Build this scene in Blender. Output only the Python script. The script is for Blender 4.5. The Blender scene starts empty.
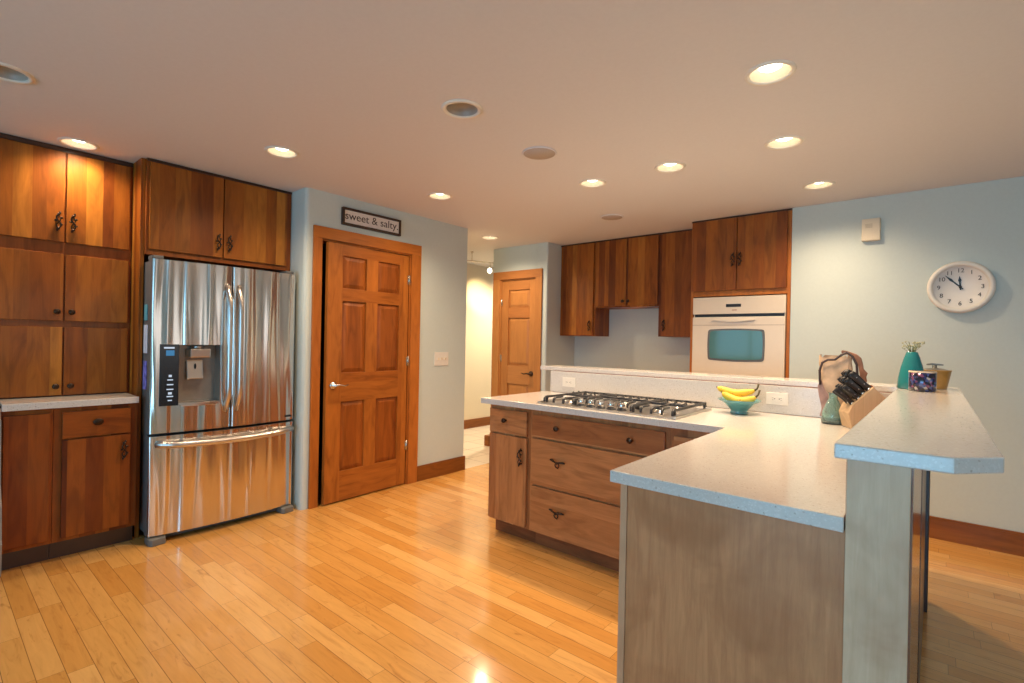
import bpy, bmesh, math, random
from mathutils import Vector, Matrix, noise
random.seed(7)
S = bpy.context.scene
COL = S.collection
PI = math.pi

# ------------------------------------------------------------------ camera
cam_data = bpy.data.cameras.new('camera')
cam = bpy.data.objects.new('camera', cam_data)
COL.objects.link(cam)
yaw, pitch, roll = math.radians(-40.21), math.radians(-0.089), math.radians(-1.147)
fw = Vector((math.sin(yaw)*math.cos(pitch), math.cos(yaw)*math.cos(pitch), math.sin(pitch)))
r0 = Vector((math.cos(yaw), -math.sin(yaw), 0)); d0 = fw.cross(r0)
r1 = r0*math.cos(roll) + d0*math.sin(roll); d1 = -r0*math.sin(roll) + d0*math.cos(roll)
up = -d1; bk = -fw
cam.matrix_world = Matrix(((r1.x, up.x, bk.x, 0), (r1.y, up.y, bk.y, 0), (r1.z, up.z, bk.z, 1.316), (0, 0, 0, 1)))
cam_data.sensor_width = 36; cam_data.lens = 504.14/1024*36; cam_data.clip_start = 0.02
S.camera = cam

# ------------------------------------------------------------------ colour management, world
S.view_settings.view_transform = 'Standard'; S.view_settings.look = 'None'
S.view_settings.exposure = 0.2; S.view_settings.gamma = 1.0
S.view_settings.use_curve_mapping = False
w = bpy.data.worlds.new('sky'); S.world = w; w.use_nodes = True
bg = w.node_tree.nodes['Background']; bg.inputs[0].default_value = (0.45, 0.72, 1.0, 1); bg.inputs[1].default_value = 0.35

CEIL = 2.444
CANS = [(-3.95, 0.618), (-3.09, 1.436), (-3.014, 2.652), (-3.776, 4.057), (-1.888, 3.081), (-1.325, 3.093), (-0.549, 2.267), (-0.67, 3.092), (-0.653, 4.052)]
WARM = (1.0, 0.745, 0.49)
DAY = (0.30, 0.68, 1.0)

def area(name, loc, rot, sx, sy, power, color, spread=PI):
    L = bpy.data.lights.new(name, 'AREA'); L.shape = 'RECTANGLE'; L.size = sx; L.size_y = sy
    L.energy = power; L.color = color; L.spread = spread
    o = bpy.data.objects.new(name, L); COL.objects.link(o); o.location = loc; o.rotation_euler = rot
    return o
# daylight just outside the windows of the wall behind the camera and the right hand wall
area('daylight_patio_door', (-0.35, -3.35, 1.15), (PI/2, 0, 0), 2.9, 2.1, 104, DAY)
area('daylight_sink_window', (-3.3, -3.35, 1.55), (PI/2, 0, 0), 1.7, 1.1, 12, DAY)
area('daylight_dining_window', (3.75, 1.2, 1.45), (PI/2, 0, PI/2), 2.4, 1.4, 14, (1.0, 0.9, 0.78))
for i, (x, y) in enumerate(CANS):
    L = bpy.data.lights.new('downlight_lamp', 'SPOT'); L.energy = {0: 38, 3: 85}.get(i, 66)
    L.color = WARM; L.spot_size = math.radians(150); L.spot_blend = 0.9; L.shadow_soft_size = 0.05
    o = bpy.data.objects.new('downlight_lamp', L); COL.objects.link(o); o.location = (x, y, CEIL+0.005)

# ------------------------------------------------------------------ node helpers
class NT:
    def __init__(s, name):
        s.m = bpy.data.materials.new(name); s.m.use_nodes = True; s.t = s.m.node_tree
        s.t.nodes.clear(); s.out = s.t.nodes.new('ShaderNodeOutputMaterial')
    def n(s, ty, **kw):
        nd = s.t.nodes.new('ShaderNode'+ty)
        for k, v in kw.items(): setattr(nd, k, v)
        return nd
    def l(s, a, b): s.t.links.new(a, b)
    def put(s, sock, v):
        if hasattr(v, 'is_linked') or isinstance(v, bpy.types.NodeSocket): s.l(v, sock)
        else:
            if isinstance(v, tuple) and len(v) == 3 and sock.type == 'RGBA': v = (*v, 1)
            sock.default_value = v
    def math(s, op, a, b=0.0, c=0.0):
        nd = s.n('Math', operation=op); s.put(nd.inputs[0], a); s.put(nd.inputs[1], b)
        if op in ('MULTIPLY_ADD',): s.put(nd.inputs[2], c)
        return nd.outputs[0]
    def mix(s, f, a, b, mode='MIX'):
        nd = s.n('Mix', data_type='RGBA', blend_type=mode)
        s.put(nd.inputs[0], f); s.put(nd.inputs[6], a); s.put(nd.inputs[7], b)
        return nd.outputs[2]
    def ramp(s, f, stops, interp='LINEAR'):
        nd = s.n('ValToRGB'); cr = nd.color_ramp; cr.interpolation = interp
        while len(cr.elements) < len(stops): cr.elements.new(0.5)
        for e, (p, c) in zip(cr.elements, stops): e.position = p; e.color = (*c, 1) if len(c) == 3 else c
        s.put(nd.inputs[0], f); return nd.outputs[0]
    def xyz(s, x, y, z):
        nd = s.n('CombineXYZ'); s.put(nd.inputs[0], x); s.put(nd.inputs[1], y); s.put(nd.inputs[2], z); return nd.outputs[0]
    def obj(s):
        tc = s.n('TexCoord'); sp = s.n('SeparateXYZ'); s.l(tc.outputs['Object'], sp.inputs[0]); return tc.outputs['Object'], sp.outputs
    def noise(s, vec, scale, detail=3, rough=0.5, dist=0.0):
        nd = s.n('TexNoise'); s.put(nd.inputs['Vector'], vec); nd.inputs['Scale'].default_value = scale
        nd.inputs['Detail'].default_value = detail; nd.inputs['Roughness'].default_value = rough; nd.inputs['Distortion'].default_value = dist
        return nd.outputs['Fac']
    def bsdf(s, color, rough=0.5, metal=0.0, coat=0.0, spec=0.5, normal=None, **kw):
        b = s.n('BsdfPrincipled'); s.put(b.inputs['Base Color'], color); s.put(b.inputs['Roughness'], rough)
        s.put(b.inputs['Metallic'], metal); s.put(b.inputs['Coat Weight'], coat); b.inputs['Coat Roughness'].default_value = 0.12
        b.inputs['Specular IOR Level'].default_value = spec
        for k, v in kw.items(): s.put(b.inputs[k.replace('_', ' ')], v)
        if normal is not None: s.l(normal, b.inputs['Normal'])
        s.l(b.outputs[0], s.out.inputs[0]); return b
    def bump(s, h, strength=0.2, dist=0.01):
        nd = s.n('Bump'); nd.inputs['Strength'].default_value = strength; nd.inputs['Distance'].default_value = dist
        s.l(h, nd.inputs['Height']); return nd.outputs[0]

def plain(name, color, rough=0.5, metal=0.0, coat=0.0, var=0.06, scale=30, spec=0.5, bump=0.0):
    t = NT(name); v, _ = t.obj(); f = t.noise(v, scale, 3)
    a = tuple(c*(1-var) for c in color); b = tuple(min(1, c*(1+var)) for c in color)
    c = t.ramp(f, [(0.3, a), (0.7, b)])
    t.bsdf(c, rough, metal, coat, spec, normal=t.bump(f, bump, 0.004) if bump else None)
    return t.m
def emis(name, color, strength):
    t = NT(name); e = t.n('Emission'); e.inputs[0].default_value = (*color, 1); e.inputs[1].default_value = strength
    t.l(e.outputs[0], t.out.inputs[0]); return t.m

def wood(name, tones, horiz=False, stave=0.075, rough=0.42, coat=0.15, grain=0.25, seed=0.0, figure=0.45):
    t = NT(name); v, o = t.obj()
    oi = t.n('ObjectInfo'); rnd = t.math('MULTIPLY', oi.outputs['Random'], 23.0)
    s = t.math('ADD', o[0], o[1])
    ac, al = (o[2], s) if horiz else (s, o[2])
    ac = t.math('ADD', t.math('ADD', ac, rnd), seed)
    vr = t.n('TexVoronoi', voronoi_dimensions='1D'); vr.inputs['Scale'].default_value = 1.0
    t.put(vr.inputs['W'], t.math('DIVIDE', ac, stave))
    sp = t.n('SeparateColor'); t.l(vr.outputs['Color'], sp.inputs[0])
    n = len(tones)
    base = t.ramp(sp.outputs[0], [(i/(n-1), c) for i, c in enumerate(tones)])
    st = t.math('MULTIPLY', sp.outputs[1], 9.0)
    # broad figure, fine grain
    vec = t.xyz(t.math('MULTIPLY', ac, 9.0), t.math('ADD', t.math('MULTIPLY', al, 1.6), st), st)
    fig = t.noise(vec, 1.6, 4, 0.55, 1.2)
    base = t.mix(figure, base, t.ramp(fig, [(0.30, (0.22, 0.13, 0.09)), (0.50, (0.85, 0.82, 0.78)), (0.72, (1.3, 1.3, 1.25))]), 'MULTIPLY')
    vec2 = t.xyz(t.math('MULTIPLY', ac, 160.0), t.math('MULTIPLY', al, 5.0), 0.0)
    g = t.noise(vec2, 1.0, 3, 0.6)
    c = t.mix(grain, base, t.ramp(g, [(0.3, (0.55, 0.5, 0.45)), (0.7, (1.1, 1.1, 1.1))]), 'MULTIPLY')
    t.bsdf(c, rough, 0, coat, 0.25, normal=t.bump(g, 0.05, 0.002))
    return t.m

CH = [(0.13, 0.028, 0.003), (0.28, 0.076, 0.008), (0.38, 0.12, 0.013), (0.20, 0.048, 0.005), (0.50, 0.185, 0.024)]
M = {}
M['cherry'] = wood('cherry_vertical', CH)
M['cherry_h'] = wood('cherry_horizontal', CH, horiz=True, stave=0.11)
IS = [(0.38, 0.135, 0.042), (0.52, 0.22, 0.078), (0.45, 0.175, 0.058), (0.60, 0.29, 0.115)]
M['isl'] = wood('island_cherry_vertical', IS, stave=0.10, rough=0.42)
M['isl_h'] = wood('island_cherry_horizontal', IS, horiz=True, stave=0.13, rough=0.42)
M['frame'] = wood('cherry_frame', [(0.26, 0.066, 0.009), (0.33, 0.09, 0.014)], stave=0.3)
M['trimw'] = wood('casing_cherry', [(0.44, 0.130, 0.019), (0.52, 0.17, 0.028)], stave=0.3, figure=0.35)
M['trimh'] = wood('casing_cherry_h', [(0.44, 0.130, 0.019), (0.52, 0.17, 0.028)], horiz=True, stave=0.3, figure=0.35)
M['doorv'] = wood('door_cherry_v', [(0.38, 0.115, 0.017), (0.47, 0.155, 0.024)], stave=0.2)
M['doorh'] = wood('door_cherry_h', [(0.34, 0.10, 0.015), (0.42, 0.135, 0.021)], horiz=True, stave=0.2)
M['panelw'] = wood('door_panel_cherry', [(0.20, 0.048, 0.007), (0.38, 0.11, 0.016), (0.27, 0.07, 0.010)], stave=0.09)
M['door2v'] = wood('hall_door_v', [(0.46, 0.19, 0.055), (0.52, 0.23, 0.07)], stave=0.2, figure=0.15)
M['door2h'] = wood('hall_door_h', [(0.44, 0.17, 0.05), (0.50, 0.22, 0.07)], horiz=True, stave=0.2, figure=0.15)
M['baseb'] = wood('baseboard_cherry', [(0.24, 0.075, 0.012), (0.31, 0.105, 0.018)], horiz=True, stave=0.3, figure=0.4)
M['toe'] = wood('toe_kick_wood', [(0.27, 0.085, 0.03), (0.33, 0.11, 0.04)], horiz=True, stave=0.3)
M['base'] = wood('base_cabinet_cherry', [(0.12, 0.022, 0.003), (0.24, 0.055, 0.006), (0.33, 0.09, 0.010), (0.16, 0.032, 0.004)])  # cherry darkened in tone for the shade on the left base run
M['base_h'] = wood('base_cherry_shaded_h', [(0.26, 0.062, 0.007), (0.33, 0.09, 0.010)], horiz=True, stave=0.2)
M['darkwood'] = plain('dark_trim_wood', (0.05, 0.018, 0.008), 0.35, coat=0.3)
M['black'] = plain('black_plastic', (0.012, 0.012, 0.014), 0.3)
M['unlitblack'] = plain('unlit_interior_black', (0.02, 0.012, 0.01), 0.8)  # near-black in place of the shade inside the pantry and closet
M['iron'] = plain('cast_iron', (0.035, 0.035, 0.038), 0.45, bump=0.1, scale=200)
M['bronze'] = plain('dark_bronze', (0.055, 0.035, 0.025), 0.35, metal=0.9, var=0.3, scale=80)
M['nickel'] = plain('brushed_nickel', (0.62, 0.58, 0.52), 0.25, metal=1.0)
M['chrome'] = plain('chrome', (0.8, 0.78, 0.75), 0.12, metal=1.0)
M['white'] = plain('white_plastic', (0.78, 0.74, 0.66), 0.4, var=0.02)
M['cream_pl'] = plain('cream_plastic', (0.72, 0.62, 0.46), 0.45, var=0.02)
M['grey'] = plain('grey_plastic', (0.12, 0.12, 0.12), 0.45)

def panel_mat(name, a, b, blotch, scr=False):
    t = NT(name); v, o = t.obj(); s = t.math('ADD', o[0], o[1])
    vec = t.xyz(t.math('MULTIPLY', s, 55.0), t.math('MULTIPLY', o[2], 4.5), 0.0)
    g = t.noise(vec, 1.0, 5, 0.65, 0.4)
    big = t.noise(v, 5.0, 3, 0.5, 0.6)
    c = t.mix(t.ramp(g, [(0.25, (0, 0, 0)), (0.75, (1, 1, 1))]), a, b)
    c = t.mix(t.ramp(big, [(0.45, (0, 0, 0)), (0.7, (0.7, 0.7, 0.7))]), c, blotch)
    if scr:
        vs = t.xyz(t.math('MULTIPLY', s, 6.0), t.math('MULTIPLY', t.math('ADD', o[2], t.math('MULTIPLY', s, 0.22)), 120.0), 3.0)
        k = t.noise(vs, 1.0, 2, 0.5)
        win = t.math('COMPARE', t.math('ADD', o[2], t.math('MULTIPLY', s, 0.22)), 0.865); 
        win.node.inputs[2].default_value = 0.006
        c = t.mix(t.math('MULTIPLY', win, t.ramp(k, [(0.45, (0, 0, 0)), (0.6, (0.45, 0.45, 0.45))])), c, (0.55, 0.47, 0.42))
    t.bsdf(c, 0.42, 0, 0.2, 0.4)
    return t.m
M['endpanel'] = panel_mat('end_panel_cherry', (0.44, 0.18, 0.072), (0.64, 0.30, 0.13), (0.36, 0.14, 0.05), True)
M['post'] = panel_mat('post_birch', (0.60, 0.40, 0.24), (0.74, 0.54, 0.36), (0.44, 0.25, 0.14))
M['stile'] = panel_mat('stile_pale', (0.52, 0.28, 0.15), (0.64, 0.37, 0.21), (0.46, 0.24, 0.12))

def quartz():
    t = NT('speckled_quartz'); v, o = t.obj()
    vr = t.n('TexVoronoi'); vr.inputs['Scale'].default_value = 260; t.l(v, vr.inputs['Vector'])
    sp = t.n('SeparateColor'); t.l(vr.outputs['Color'], sp.inputs[0])
    c = t.ramp(sp.outputs[0], [(0.0, (0.45, 0.39, 0.33)), (0.016, (0.50, 0.44, 0.38)), (0.026, (0.62, 0.585, 0.54)), (0.75, (0.64, 0.605, 0.56)), (0.97, (0.70, 0.67, 0.63))])
    f = t.noise(v, 90, 3)
    c = t.mix(0.12, c, t.ramp(f, [(0.3, (0.8, 0.78, 0.76)), (0.7, (1, 1, 1))]), 'MULTIPLY')
    t.bsdf(c, 0.16, 0, 0.25, 0.5); return t.m
M['quartz'] = quartz()

def floor_mat():
    t = NT('maple_floor'); v, o = t.obj()
    W = 0.083
    yy = t.math('ADD', t.math('DIVIDE', t.math('SUBTRACT', o[1], 0.308-0.083*40), W), 0.0)
    row = t.math('FLOOR', yy); fy = t.math('FRACT', yy)
    wn = t.n('TexWhiteNoise', noise_dimensions='1D'); t.l(row, wn.inputs['W'])
    off = t.math('MULTIPLY', wn.outputs['Value'], 7.3)
    xx0 = t.math('ADD', t.math('DIVIDE', o[0], 0.62), off)
    vr = t.n('TexVoronoi', voronoi_dimensions='2D'); vr.inputs['Scale'].default_value = 1.0; vr.inputs['Randomness'].default_value = 0.75
    # board id: 1-D voronoi along the row
    vr1 = t.n('TexVoronoi', voronoi_dimensions='1D'); vr1.inputs['Scale'].default_value = 1.0
    t.l(t.math('ADD', xx0, t.math('MULTIPLY', row, 31.7)), vr1.inputs['W'])
    ve = t.n('TexVoronoi', voronoi_dimensions='1D', feature='DISTANCE_TO_EDGE'); ve.inputs['Scale'].default_value = 1.0
    t.l(t.math('ADD', xx0, t.math('MULTIPLY', row, 31.7)), ve.inputs['W'])
    sp = t.n('SeparateColor'); t.l(vr1.outputs['Color'], sp.inputs[0])
    base = t.ramp(sp.outputs[0], [(0.0, (0.62, 0.28, 0.06)), (0.2, (0.68, 0.33, 0.082)), (0.55, (0.71, 0.365, 0.10)), (0.85, (0.75, 0.40, 0.12)), (1.0, (0.79, 0.44, 0.145))])
    sh = t.math('MULTIPLY', sp.outputs[1], 13.0)
    g = t.noise(t.xyz(t.math('ADD', t.math('MULTIPLY', o[0], 3.0), sh), t.math('MULTIPLY', o[1], 26.0), sh), 1.3, 4, 0.6, 1.0)
    base = t.mix(0.45, base, t.ramp(g, [(0.25, (0.55, 0.42, 0.32)), (0.45, (0.92, 0.9, 0.86)), (0.75, (1.15, 1.15, 1.12))]), 'MULTIPLY')
    fl = t.noise(t.xyz(t.math('ADD', t.math('MULTIPLY', o[0], 1.6), sh), t.math('MULTIPLY', o[1], 7.0), sh), 3.0, 3, 0.6, 1.5)
    base = t.mix(t.ramp(fl, [(0.62, (0, 0, 0)), (0.74, (0.55, 0.55, 0.55))]), base, (0.36, 0.14, 0.035))
    e = t.math('MULTIPLY', t.math('MINIMUM', fy, t.math('SUBTRACT', 1.0, fy)), W)
    e2 = t.math('MULTIPLY', ve.outputs['Distance'], 0.95)
    d = t.math('MINIMUM', e, e2)
    gap = t.ramp(t.math('MULTIPLY', d, 100.0), [(0.07, (0.75, 0.75, 0.75)), (0.17, (0, 0, 0))])
    c = t.mix(gap, base, (0.12, 0.045, 0.012))
    b = t.bsdf(c, 0.24, 0, 0.45, 0.45, normal=t.bump(t.math('MULTIPLY', gap, -1.0), 0.25, 0.001))
    b.inputs['Coat Roughness'].default_value = 0.10
    return t.m
M['floor'] = floor_mat()

def tile_mat():
    t = NT('hall_tile'); v, o = t.obj()
    br = t.n('TexBrick'); br.offset = 0.0; t.l(v, br.inputs['Vector'])
    br.inputs['Scale'].default_value = 1.0; br.inputs['Brick Width'].default_value = 0.33; br.inputs['Row Height'].default_value = 0.33
    br.inputs['Mortar Size'].default_value = 0.006
    br.inputs['Color1'].default_value = (0.72, 0.62, 0.48, 1); br.inputs['Color2'].default_value = (0.78, 0.68, 0.54, 1); br.inputs['Mortar'].default_value = (0.42, 0.34, 0.25, 1)
    t.bsdf(br.outputs['Color'], 0.35, 0, 0.0); return t.m
M['tile'] = tile_mat()
M['wall'] = plain('sage_wall_paint', (0.57, 0.635, 0.60), 0.55, var=0.015, scale=60, bump=0.03, spec=0.35)
M['cream'] = plain('cream_wall_paint', (0.80, 0.68, 0.47), 0.6, var=0.015, scale=60)
M['ceil'] = plain('ceiling_paint', (0.71, 0.695, 0.705), 0.8, var=0.012, scale=50)

def steel(name, base=(0.74, 0.70, 0.66), rough=0.22, wav=0.6):
    t = NT(name); v, o = t.obj(); s = t.math('ADD', o[0], o[1])
    h = t.noise(t.xyz(t.math('MULTIPLY', s, 13.0), 0.0, t.math('MULTIPLY', o[2], 0.7)), 1.0, 1, 0.3, 0.5)
    f = t.noise(t.xyz(t.math('MULTIPLY', s, 3.0), 0.0, t.math('MULTIPLY', o[2], 420.0)), 1.0, 2)
    t.bsdf(base, t.math('MULTIPLY_ADD', f, 0.06, rough-0.03), 1.0, 0.0, normal=t.bump(h, wav, 0.06))
    return t.m
M['steel'] = steel('stainless_steel')
M['steel2'] = steel('stainless_trim', (0.62, 0.59, 0.56), 0.30, 0.0)

# ------------------------------------------------------------------ mesh builder
class MB:
    def __init__(s): s.bm = bmesh.new()
    def _merge(s, b, mat, smooth):
        for f in b.faces: f.material_index = mat; f.smooth = smooth
        me = bpy.data.meshes.new('tmp'); b.to_mesh(me); b.free(); s.bm.from_mesh(me); bpy.data.meshes.remove(me); return s
    def box(s, x0, x1, y0, y1, z0, z1, mat=0, bev=0.0, rot=None, about=None):
        b = bmesh.new(); bmesh.ops.create_cube(b, size=1)
        for v in b.verts: v.co = Vector((x0+(v.co.x+.5)*(x1-x0), y0+(v.co.y+.5)*(y1-y0), z0+(v.co.z+.5)*(z1-z0)))
        if bev: bmesh.ops.bevel(b, geom=b.edges[:], offset=bev, segments=2, affect='EDGES', profile=0.6)
        if rot is not None:
            for v in b.verts: v.co = rot @ (v.co-Vector(about)) + Vector(about)
        return s._merge(b, mat, False)
    def poly(s, pts, dirv, mat=0, bev=0.0, smooth=False):      # prism of an outline
        b = bmesh.new(); vs = [b.verts.new(p) for p in pts]; f = b.faces.new(vs)
        r = bmesh.ops.extrude_face_region(b, geom=[f]); d = Vector(dirv)
        for g in r['geom']:
            if isinstance(g, bmesh.types.BMVert): g.co += d
        bmesh.ops.recalc_face_normals(b, faces=b.faces[:])
        if bev: bmesh.ops.bevel(b, geom=b.edges[:], offset=bev, segments=2, affect='EDGES', profile=0.6)
        return s._merge(b, mat, smooth)
    def tube(s, pts, rad, n=10, mat=0, cap=True):
        pts = [Vector(p) for p in pts]; b = bmesh.new(); rings = []
        rads = rad if isinstance(rad, (list, tuple)) else [rad]*len(pts)
        ref = None
        for i, p in enumerate(pts):
            t = (pts[min(i+1, len(pts)-1)]-pts[max(i-1, 0)]).normalized()
            if ref is None:
                a = Vector((0, 0, 1)) if abs(t.z) < 0.9 else Vector((1, 0, 0)); ref = t.cross(a).normalized()
            else: ref = (ref - t*ref.dot(t)).normalized()
            q = t.cross(ref)
            rings.append([b.verts.new(p + (ref*math.cos(2*PI*k/n)+q*math.sin(2*PI*k/n))*rads[i]) for k in range(n)])
        for i in range(len(rings)-1):
            for k in range(n): b.faces.new((rings[i][k], rings[i][(k+1) % n], rings[i+1][(k+1) % n], rings[i+1][k]))
        if cap:
            b.faces.new(rings[0][::-1]); b.faces.new(rings[-1])
        bmesh.ops.recalc_face_normals(b, faces=b.faces[:])
        return s._merge(b, mat, True)
    def lathe(s, prof, c, axis='z', n=32, mat=0, smooth=True):  # prof: (r, h)
        b = bmesh.new(); rings = []; c = Vector(c)
        for r, h in prof:
            ring = []
            for k in range(n if r > 1e-6 else 1):
                a = 2*PI*k/n; u, v = r*math.cos(a), r*math.sin(a)
                p = {'z': (u, v, h), '-z': (u, -v, -h), 'x': (h, u, v), '-x': (-h, -u, v), 'y': (-u, h, v), '-y': (u, -h, v)}[axis]
                ring.append(b.verts.new(c+Vector(p)))
            rings.append(ring)
        for A, B in zip(rings, rings[1:]):
            for k in range(n):
                a0, a1 = A[k % len(A)], A[(k+1) % len(A)]; b0, b1 = B[k % len(B)], B[(k+1) % len(B)]
                vs = []
                for q in (a0, a1, b1, b0):
                    if q not in vs: vs.append(q)
                if len(vs) > 2: b.faces.new(vs)
        bmesh.ops.recalc_face_normals(b, faces=b.faces[:])
        return s._merge(b, mat, smooth)
    def ball(s, c, r, mat=0, sc=(1, 1, 1), seg=16):
        b = bmesh.new(); bmesh.ops.create_uvsphere(b, u_segments=seg, v_segments=seg//2+2, radius=r)
        for v in b.verts: v.co = Vector((v.co.x*sc[0], v.co.y*sc[1], v.co.z*sc[2]))+Vector(c)
        return s._merge(b, mat, True)
    def torus(s, c, R, r, axis='z', n=28, m=8, mat=0):
        prof = [(R+r*math.cos(2*PI*i/m), r*math.sin(2*PI*i/m)) for i in range(m+1)]
        return s.lathe(prof, c, axis, n, mat)
    def quad(s, pts, mat=0):
        b = bmesh.new(); b.faces.new([b.verts.new(p) for p in pts]); return s._merge(b, mat, False)
    def obj(s, name, mats, parent=None, world=True, weld=True):
        me = bpy.data.meshes.new(name)
        if parent is not None and world:
            off = parent.matrix_basis.translation.copy(); p = parent.parent
            while p is not None: off += p.matrix_basis.translation; p = p.parent
            for v in s.bm.verts: v.co -= off
        if weld: bmesh.ops.remove_doubles(s.bm, verts=s.bm.verts[:], dist=1e-6)
        s.bm.to_mesh(me); s.bm.free()
        for m in (mats if isinstance(mats, (list, tuple)) else [mats]): me.materials.append(M[m] if isinstance(m, str) else m)
        o = bpy.data.objects.new(name, me); COL.objects.link(o)
        if parent is not None: o.parent = parent
        return o

def thing(name, label, cat, loc, group=None):
    o = bpy.data.objects.new(name, None); COL.objects.link(o); o.location = loc; o.empty_display_size = 0.1
    o['label'] = label; o['category'] = cat
    if group: o['group'] = group
    return o
def tag(o, label, cat, group=None):
    o['label'] = label; o['category'] = cat
    if group: o['group'] = group
    return o
def struct(o, label=None, cat=None):
    o['kind'] = 'structure'
    if label: o['label'] = label
    if cat: o['category'] = cat
    return o
def inst(src, name, parent, loc, rotz=0.0, scale=(1, 1, 1), rotx=0.0):     # shared-mesh copy of a small part, loc in parent's space
    o = src.copy(); COL.objects.link(o); o.name = name; o.parent = parent; o.location = loc; o.rotation_euler = (rotx, 0, rotz); o.scale = scale
    return o
PROTO = {}
def hardware(kind, parent, wloc, facing, name, base=(0, 0, 0)):
    """facing: '+x' or '-y'; meshes are modelled facing -y"""
    me = PROTO[kind]; o = bpy.data.objects.new(name, me); COL.objects.link(o); o.parent = parent
    off = Vector((0, 0, 0)); p = parent
    while p is not None: off += p.location; p = p.parent
    o.location = Vector(wloc)-off; o.rotation_euler = (0, 0, PI/2 if facing == '+x' else 0)
    return o

# ---- hardware prototypes (mesh data only)
def proto(kind, mb, mats):
    me = bpy.data.meshes.new(kind); bmesh.ops.remove_doubles(mb.bm, verts=mb.bm.verts[:], dist=1e-6); mb.bm.to_mesh(me); mb.bm.free()
    for m in mats: me.materials.append(M[m])
    PROTO[kind] = me
m = MB()   # vertical twining vine pull
for z in (-0.042, 0.042):
    m.tube([(0, 0, z), (0, -0.014, z), (0, -0.022, z*0.95)], [0.006, 0.004, 0.005], 8)
    m.ball((0, -0.023, z), 0.0085, seg=10)
    m.ball((0.006*(1 if z > 0 else -1), -0.020, z*1.22), 0.007, sc=(0.8, 0.6, 1.3), seg=10)
pts = [(0.011*math.sin(i/16*2*PI), -0.024-0.004*math.sin(i/16*PI), -0.042+0.084*i/16) for i in range(17)]
m.tube(pts, 0.0042, 8)
pts = [(-0.010*math.sin(i/16*2.0*PI+0.5), -0.021-0.003*math.cos(i/8*PI), -0.040+0.080*i/16) for i in range(17)]
m.tube(pts, 0.0030, 8)
for z, sx in ((-0.018, 1), (0.004, -1), (0.022, 1)):
    m.ball((0.012*sx, -0.024, z), 0.008, sc=(1.2, 0.5, 0.8), seg=10)
proto('vine_pull', m, ['bronze'])
m = MB()   # dragonfly twig pull, horizontal
m.tube([(-0.05, -0.020, 0.013), (-0.03, -0.024, 0.010), (0, -0.026, 0.0), (0.03, -0.024, 0.006), (0.055, -0.020, 0.004)], [0.003, 0.0065, 0.005, 0.0065, 0.003], 8)
m.torus((0, -0.022, -0.014), 0.014, 0.0035, 'y', 20, 8)
m.ball((0, -0.025, 0.0), 0.009, seg=10); m.tube([(0, 0, 0), (0, -0.024, 0)], 0.005, 8)
m.ball((-0.040, -0.022, 0.014), 0.010, sc=(1.6, 0.4, 0.7), seg=10); m.ball((0.042, -0.022, 0.007), 0.010, sc=(1.6, 0.4, 0.7), seg=10)
m.tube([(0.004, -0.022, -0.026), (0.006, -0.02, -0.034)], 0.003, 6)
proto('twig_pull', m, ['bronze'])
m = MB()
m.lathe([(0, 0), (0.008, 0), (0.006, 0.010), (0.006, 0.014), (0.016, 0.020), (0.017, 0.026), (0.012, 0.031), (0, 0.033)], (0, 0, 0), '-y', 16)
proto('round_knob', m, ['bronze'])

# ------------------------------------------------------------------ room shell
m = MB(); m.box(-4.8, 3.6, -3.3, 3.64, -0.06, 0.0); struct(m.obj('floor', 'floor'))
m = MB(); m.box(-3.66, 3.6, 3.6401, 5.35, -0.06, 0.0); struct(m.obj('floor', 'floor'))
m = MB(); m.box(-5.45, -3.6602, 3.6401, 8.2, -0.06, 0.0); struct(m.obj('floor', 'tile'))
# the tile also covers the hall side as far as the island aisle
def ceiling():
    b = bmesh.new()
    holes = [(x, y, 0.080) for x, y in CANS]+[(-1.797, 1.712, 0.078), (-3.127, 0.235, 0.078)]
    edges = []
    def loop(pts):
        vs = [b.verts.new((p[0], p[1], CEIL)) for p in pts]
        for i in range(len(vs)): edges.append(b.edges.new((vs[i], vs[(i+1) % len(vs)])))
    loop([(-5.5, -3.4), (3.7, -3.4), (3.7, 5.4), (-3.3, 5.4), (-3.3, 8.3), (-5.5, 8.3)])
    for x, y, r in holes: loop([(x+r*math.cos(2*PI*k/32), y+r*math.sin(2*PI*k/32)) for k in range(32)])
    bmesh.ops.triangle_fill(b, edges=edges, use_beauty=True)
    for f in list(b.faces):      # triangle fill keeps holes open; drop any triangle inside a hole
        c = f.calc_center_median()
        if any((c.x-x)**2+(c.y-y)**2 < (r*0.9)**2 for x, y, r in holes): b.faces.remove(f)
    for f in b.faces:
        if f.normal.z > 0: f.normal_flip()
    mb = MB(); mb._merge(b, 0, False)
    struct(mb.obj('ceiling', 'ceil'))
    mb = MB(); mb.box(-5.5, 3.7, -3.4, 8.3, CEIL+0.25, CEIL+0.3); struct(mb.obj('ceiling', 'ceil'))
ceiling()
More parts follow.
